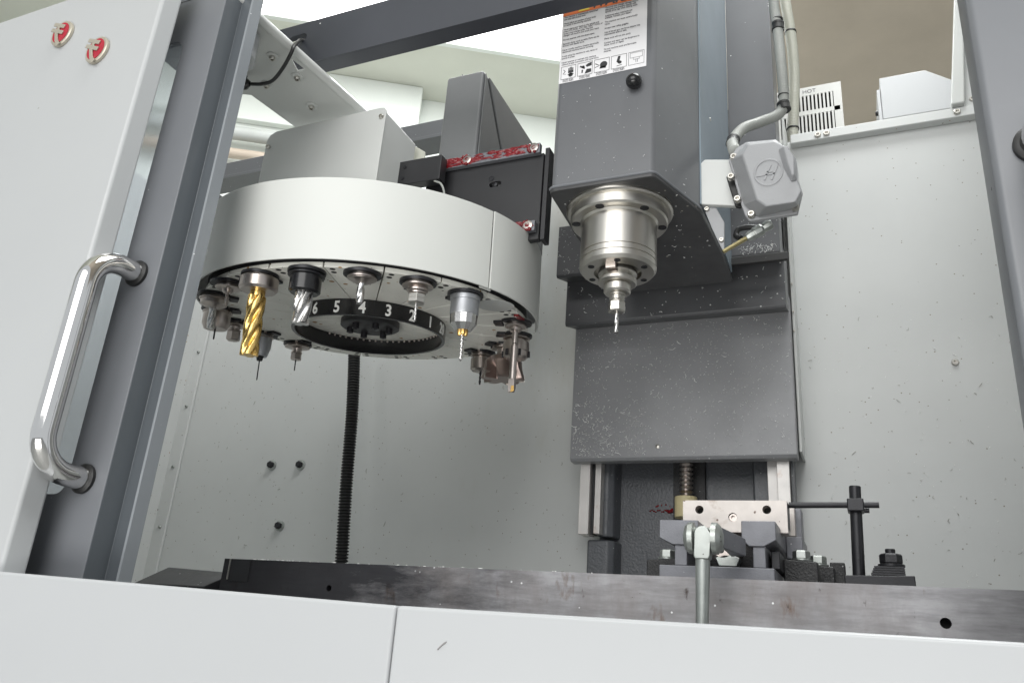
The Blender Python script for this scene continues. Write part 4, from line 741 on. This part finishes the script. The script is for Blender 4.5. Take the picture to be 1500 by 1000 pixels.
for x, z, y_ in ((-0.187, 0.1685, 1.036), (-0.106, 0.169, 1.036)): MB().lathe((x, y_, z), (0, 1, 0), [(0, 0.0049), (0.003, 0.0049)], 16).build('jaw_hole', hole_black, jw)
MB().lathe((-0.1465, 1.029, 0.1595), (0, -1, 0), [(0, 0.0048), (0.006, 0.0048), (0.006, 0.0028), (0.002, 0.0026)], 16).build('cap_screw', steel_tool, jw)
MB().box(-0.0822, -0.0818, 1.022, 1.048, 0.147, 0.177).build('jaw_label', black_plate, jw)
MB().box(-0.2075, -0.079, 1.085, 1.10, 0.1468, 0.184).build('jaw_plate', jaw_steel, vi, bevel=0.0006)
MB().box(-0.2075, -0.072, 1.1005, 1.135, 0.1468, 0.184).build('fixed_jaw', vise_iron, vi, bevel=0.001)
MB().prism([(-0.0908, 0.119), (-0.0785, 0.119), (-0.071, 0.128), (-0.071, 0.146), (-0.0908, 0.146)], 'y', 1.085, 1.17).build('jaw_shoulder', vise_iron, vi, bevel=0.001)
MB().lathe((-0.1525, 0.985, 0.118), (0, 1, 0), [(-0.01, 0.012), (0.0, 0.0175), (0.004, 0.0175), (0.006, 0.013), (0.2, 0.013)], 32).build('screw', steel_tool, vi)
MB().prism([(-0.157, 0.0965), (-0.137, 0.0965), (-0.133, 0.106), (-0.143, 0.1095), (-0.151, 0.1095), (-0.161, 0.106)], 'y', 0.975, 0.995).build('screw_keeper', steel_dull, vi, bevel=0.001)
MB().box(-0.190, -0.1195, 1.05, 1.07, 0.0948, 0.1405).build('nut_block', rough_black, vi)
vh = empty('vise_handle', (-0.155, 0.86, 0.02), 'dull steel vise handle hanging down in front of the table', 'handle')
MB().lathe((-0.1565, 0.86, 0.0), (0.02, 0, 1), [(-0.01, 0.0062), (0.02, 0.0063), (0.094, 0.0076), (0.096, 0.0076)], 24).build('lever', steel_dull, vh)
MB().prism([(-0.1630, 0.094), (-0.1615, 0.0905), (-0.1475, 0.0905), (-0.1460, 0.094), (-0.1455, 0.116)] + arc(-0.154, 0.116, 0.0085, 0, 180, 8), 'y', 0.8515, 0.868).build('knuckle', steel_dull, vh, bevel=0.0015)
for x, sx_ in ((-0.1635, -1), (-0.1445, 1)):
    MB().lathe((x, 0.861, 0.1125), (sx_, 0, 0), [(0, 0.0165), (0.005, 0.0162), (0.0085, 0.013), (0.0105, 0.007)], 24).build('fork_cheek', steel_dull, vh)
MB().box(-0.172, -0.136, 0.874, 0.884, 0.100, 0.126).build('fork_bridge', steel_dull, vh, bevel=0.003)
MB().add([(-0.138, 0.866, 0.105), (-0.138, 0.882, 0.105), (-0.138, 0.882, 0.126), (-0.138, 0.866, 0.126), (-0.122, 0.945, 0.105), (-0.140, 0.955, 0.105), (-0.140, 0.955, 0.124), (-0.122, 0.945, 0.124)],
         [(0, 1, 2, 3), (7, 6, 5, 4), (0, 4, 5, 1), (1, 5, 6, 2), (2, 6, 7, 3), (3, 7, 4, 0)]).build('socket_arm', vise_iron, vh, bevel=0.001)
# clamps that hold the vise
def clampset(x, y, label, nut=True, sx_=1):
    e = empty('hold_down_clamp', (x, y, 0.078), label, 'clamp', 'clamps beside the vise')
    MB().prism([(x - 0.017 * sx_, 0.086), (x - 0.010 * sx_, 0.0845), (x + 0.008 * sx_, 0.0845), (x + 0.012 * sx_, 0.079), (x + 0.022 * sx_, 0.079), (x + 0.022 * sx_, 0.111), (x - 0.017 * sx_, 0.113)], 'y', y - 0.014, y + 0.014).build('strap', rough_black, e, bevel=0.002)
    if nut:
        MB().lathe((x + 0.003, y, 0.1128), (0, 0, 1), [(0, 0.0125), (0.0015, 0.0125)], 24).build('washer', steel_dull, e)
        hexnut('nut', (x + 0.003, y, 0.1145), 0.0105, 0.0105, steel_dull, e)
    return e
clampset(-0.074, 1.05, 'black strap clamp with bright nut at the right foot of the vise')
clampset(-0.058, 1.10, 'second black strap clamp just behind the bright nut clamp')
clampset(-0.243, 1.08, 'black strap clamp at the left foot of the vise', True, -1)
MB().box(-0.0415, -0.024, 1.10, 1.13, 0.079, 0.118).build('step_block', rough_black, None, bevel=0.0015)
sb_ = bpy.data.objects['step_block']; tag(sb_, 'black toothed step block right of the strap clamps', 'block')
# work stop
ws = empty('work_stop', (0.015, 1.05, 0.0785), 'black work stop with upright post and crossbar beside the vise', 'work stop')
MB().prism([(-0.024, 0.0788), (0.050, 0.0788), (0.0495, 0.0985), (-0.024, 0.0965)], 'y', 1.03, 1.07).build('base', black_oxide, ws, bevel=0.0012)
MB().cyl((-0.0085, 1.05, 0.097), (-0.0055, 1.05, 0.203), 0.0070, 0.0067, 24).build('post', black_oxide, ws, bevel=0.001)
MB().box(-0.0155, 0.0030, 1.036, 1.062, 0.1712, 0.1862).build('clamp_block', black_oxide, ws, bevel=0.0015)
MB().cyl((-0.082, 1.044, 0.1787), (0.0195, 1.044, 0.1795), 0.0037, None, 14).build('crossbar', black_oxide, ws)
MB().cyl((0.003, 1.05, 0.1738), (0.0085, 1.05, 0.1738), 0.003, None, 12).build('lock_screw', black_oxide, ws)
st = MB()
for k in range(4): st.prism([(0.006 + k * 0.0012, 0.0988 + k * 0.0026), (0.0405 - 0.0002 * k, 0.0988 + k * 0.0026), (0.0405, 0.0988 + (k + 1) * 0.0026 - 0.0005), (0.0048 + k * 0.0012, 0.0988 + (k + 1) * 0.0026 - 0.0005)], 'y', 1.036 + 0.0003 * k, 1.064)
st.build('serrated_strap', black_oxide, ws)
MB().lathe((0.027, 1.05, 0.1092), (0, 0, 1), [(0, 0.0145), (0.0025, 0.0145), (0.003, 0.0135)], 24).build('washer', black_oxide, ws)
hexnut('nut', (0.027, 1.05, 0.1124), 0.0125, 0.0115, black_oxide, ws)
MB().cyl((0.027, 1.05, 0.12), (0.027, 1.05, 0.1295), 0.0055, None, 14).build('stud', black_oxide, ws, bevel=0.0008)

# ---------------------------------------------------------------- loose metal chips
def chips(name, label, gen, n, seed, smin, smax, wk=1.0):
    rng = random.Random(seed); mb_ = MB()
    for _ in range(n):
        p, u_, v_, nn = gen(rng)
        L_ = rng.uniform(smin, smax) * (rng.random() ** 2 * 2 + 0.4); a = rng.uniform(0, 6.28); d = u_ * math.cos(a) + v_ * math.sin(a); e = u_ * -math.sin(a) + v_ * math.cos(a)
        curl = rng.uniform(-0.5, 0.5) * L_; W = rng.uniform(0.0002, 0.0005) * wk; pts = []
        for s_ in (-1, 0, 1):
            c = p + d * (s_ * L_ * 0.5) + e * (curl * (1 - s_ * s_)) + nn * 0.0003
            pts += [c - e * W, c + e * W, c + nn * 0.0006]
        mb_.add(pts, [(0, 3, 5, 2), (3, 6, 8, 5), (1, 2, 5, 4), (4, 5, 8, 7), (0, 1, 4, 3), (3, 4, 7, 6), (0, 2, 1), (6, 7, 8)])
    o = mb_.build(name, chip_metal); tag(o, label, 'metal chips', kind='stuff'); return o
XV, ZV, YN = Vector((1, 0, 0)), Vector((0, 0, 1)), Vector((0, -1, 0))
def g_apron(r):
    if r.random() < 0.6: return Vector((XL + 0.006 + 0.15 * r.random() ** 1.3, 1.4995, 0.352 + 0.11 * r.random() ** 1.3)), XV, ZV, YN
    return Vector((r.uniform(XL + 0.005, XR - 0.005), 1.4995, r.uniform(0.352, 0.62))), XV, ZV, YN
chips('metal_chips', 'bright aluminium chips stuck to the lower way cover', g_apron, 420, 3, 0.0012, 0.0065, 1.1)
def g_mid(r):
    if r.random() < 0.5: return Vector((r.uniform(XL + 0.005, XR - 0.005), 1.4295, r.uniform(0.615, 0.70))), XV, ZV, YN
    return Vector((r.uniform(XL + 0.005, -0.40), 1.3615, r.uniform(0.692, 0.79))), XV, ZV, YN
chips('metal_chips', 'bright chips stuck to the upper way covers', g_mid, 130, 4, 0.0010, 0.004, 1.2)
def g_table(r): return Vector((-0.79 + 0.5 * r.random() ** 2, r.uniform(0.921, 0.96), 0.0783)), XV, Vector((0, 1, 0)), ZV
chips('metal_chips', 'fine chips along the top edge of the black table end', g_table, 200, 5, 0.0012, 0.003, 1.2)
def g_plate(r): return Vector((r.uniform(-0.39, -0.20), r.uniform(1.0, 1.25), 0.6366)), XV, Vector((0, 1, 0)), Vector((0, 0, -1))
chips('metal_chips', 'chips clinging to the underside of the spindle head', g_plate, 70, 6, 0.0010, 0.003)
def g_box(r): return Vector((r.uniform(-0.17, -0.11), 1.3515, r.uniform(0.684, 0.70))), XV, ZV, YN
chips('metal_chips', 'chips gathered below the coolant nozzle', g_box, 60, 8, 0.002, 0.006)

def g_right(r): return Vector((r.uniform(-0.08, 0.29), 1.6195, 0.05 + 0.6 * r.random() ** 1.6)), XV, ZV, YN
o_ = chips('metal_chips', 'dark chips and slivers stuck to the right back panel', g_right, 110, 11, 0.0012, 0.0045); o_.data.materials[0] = mat('dark_swarf', (0.20, 0.18, 0.14), rough=0.5, var=0.3, vscale=60)
o_ = chips('metal_chips', 'pale chips stuck to the right back panel', g_right, 150, 12, 0.0015, 0.004)
def g_left(r): return Vector((r.uniform(-1.6, -0.54), 1.6195, 0.05 + 0.6 * r.random())), XV, ZV, YN
o_ = chips('metal_chips', 'dark chips and slivers stuck to the left back panel', g_left, 180, 13, 0.0015, 0.005); o_.data.materials[0] = MATS['dark_swarf']

def g_dust(r): return Vector((r.uniform(XL + 0.004, XR - 0.004), 1.4996, r.uniform(0.352, 0.622))), XV, ZV, YN
chips('metal_chips', 'fine bright dust of chips over the whole lower way cover', g_dust, 750, 21, 0.0006, 0.0014, 1.1)
def g_head(r): return Vector((r.uniform(-0.39, -0.25), 0.9797, r.uniform(0.65, 0.82))), XV, ZV, YN
chips('metal_chips', 'few tiny chips on the front face of the spindle head', g_head, 40, 22, 0.0005, 0.0011)
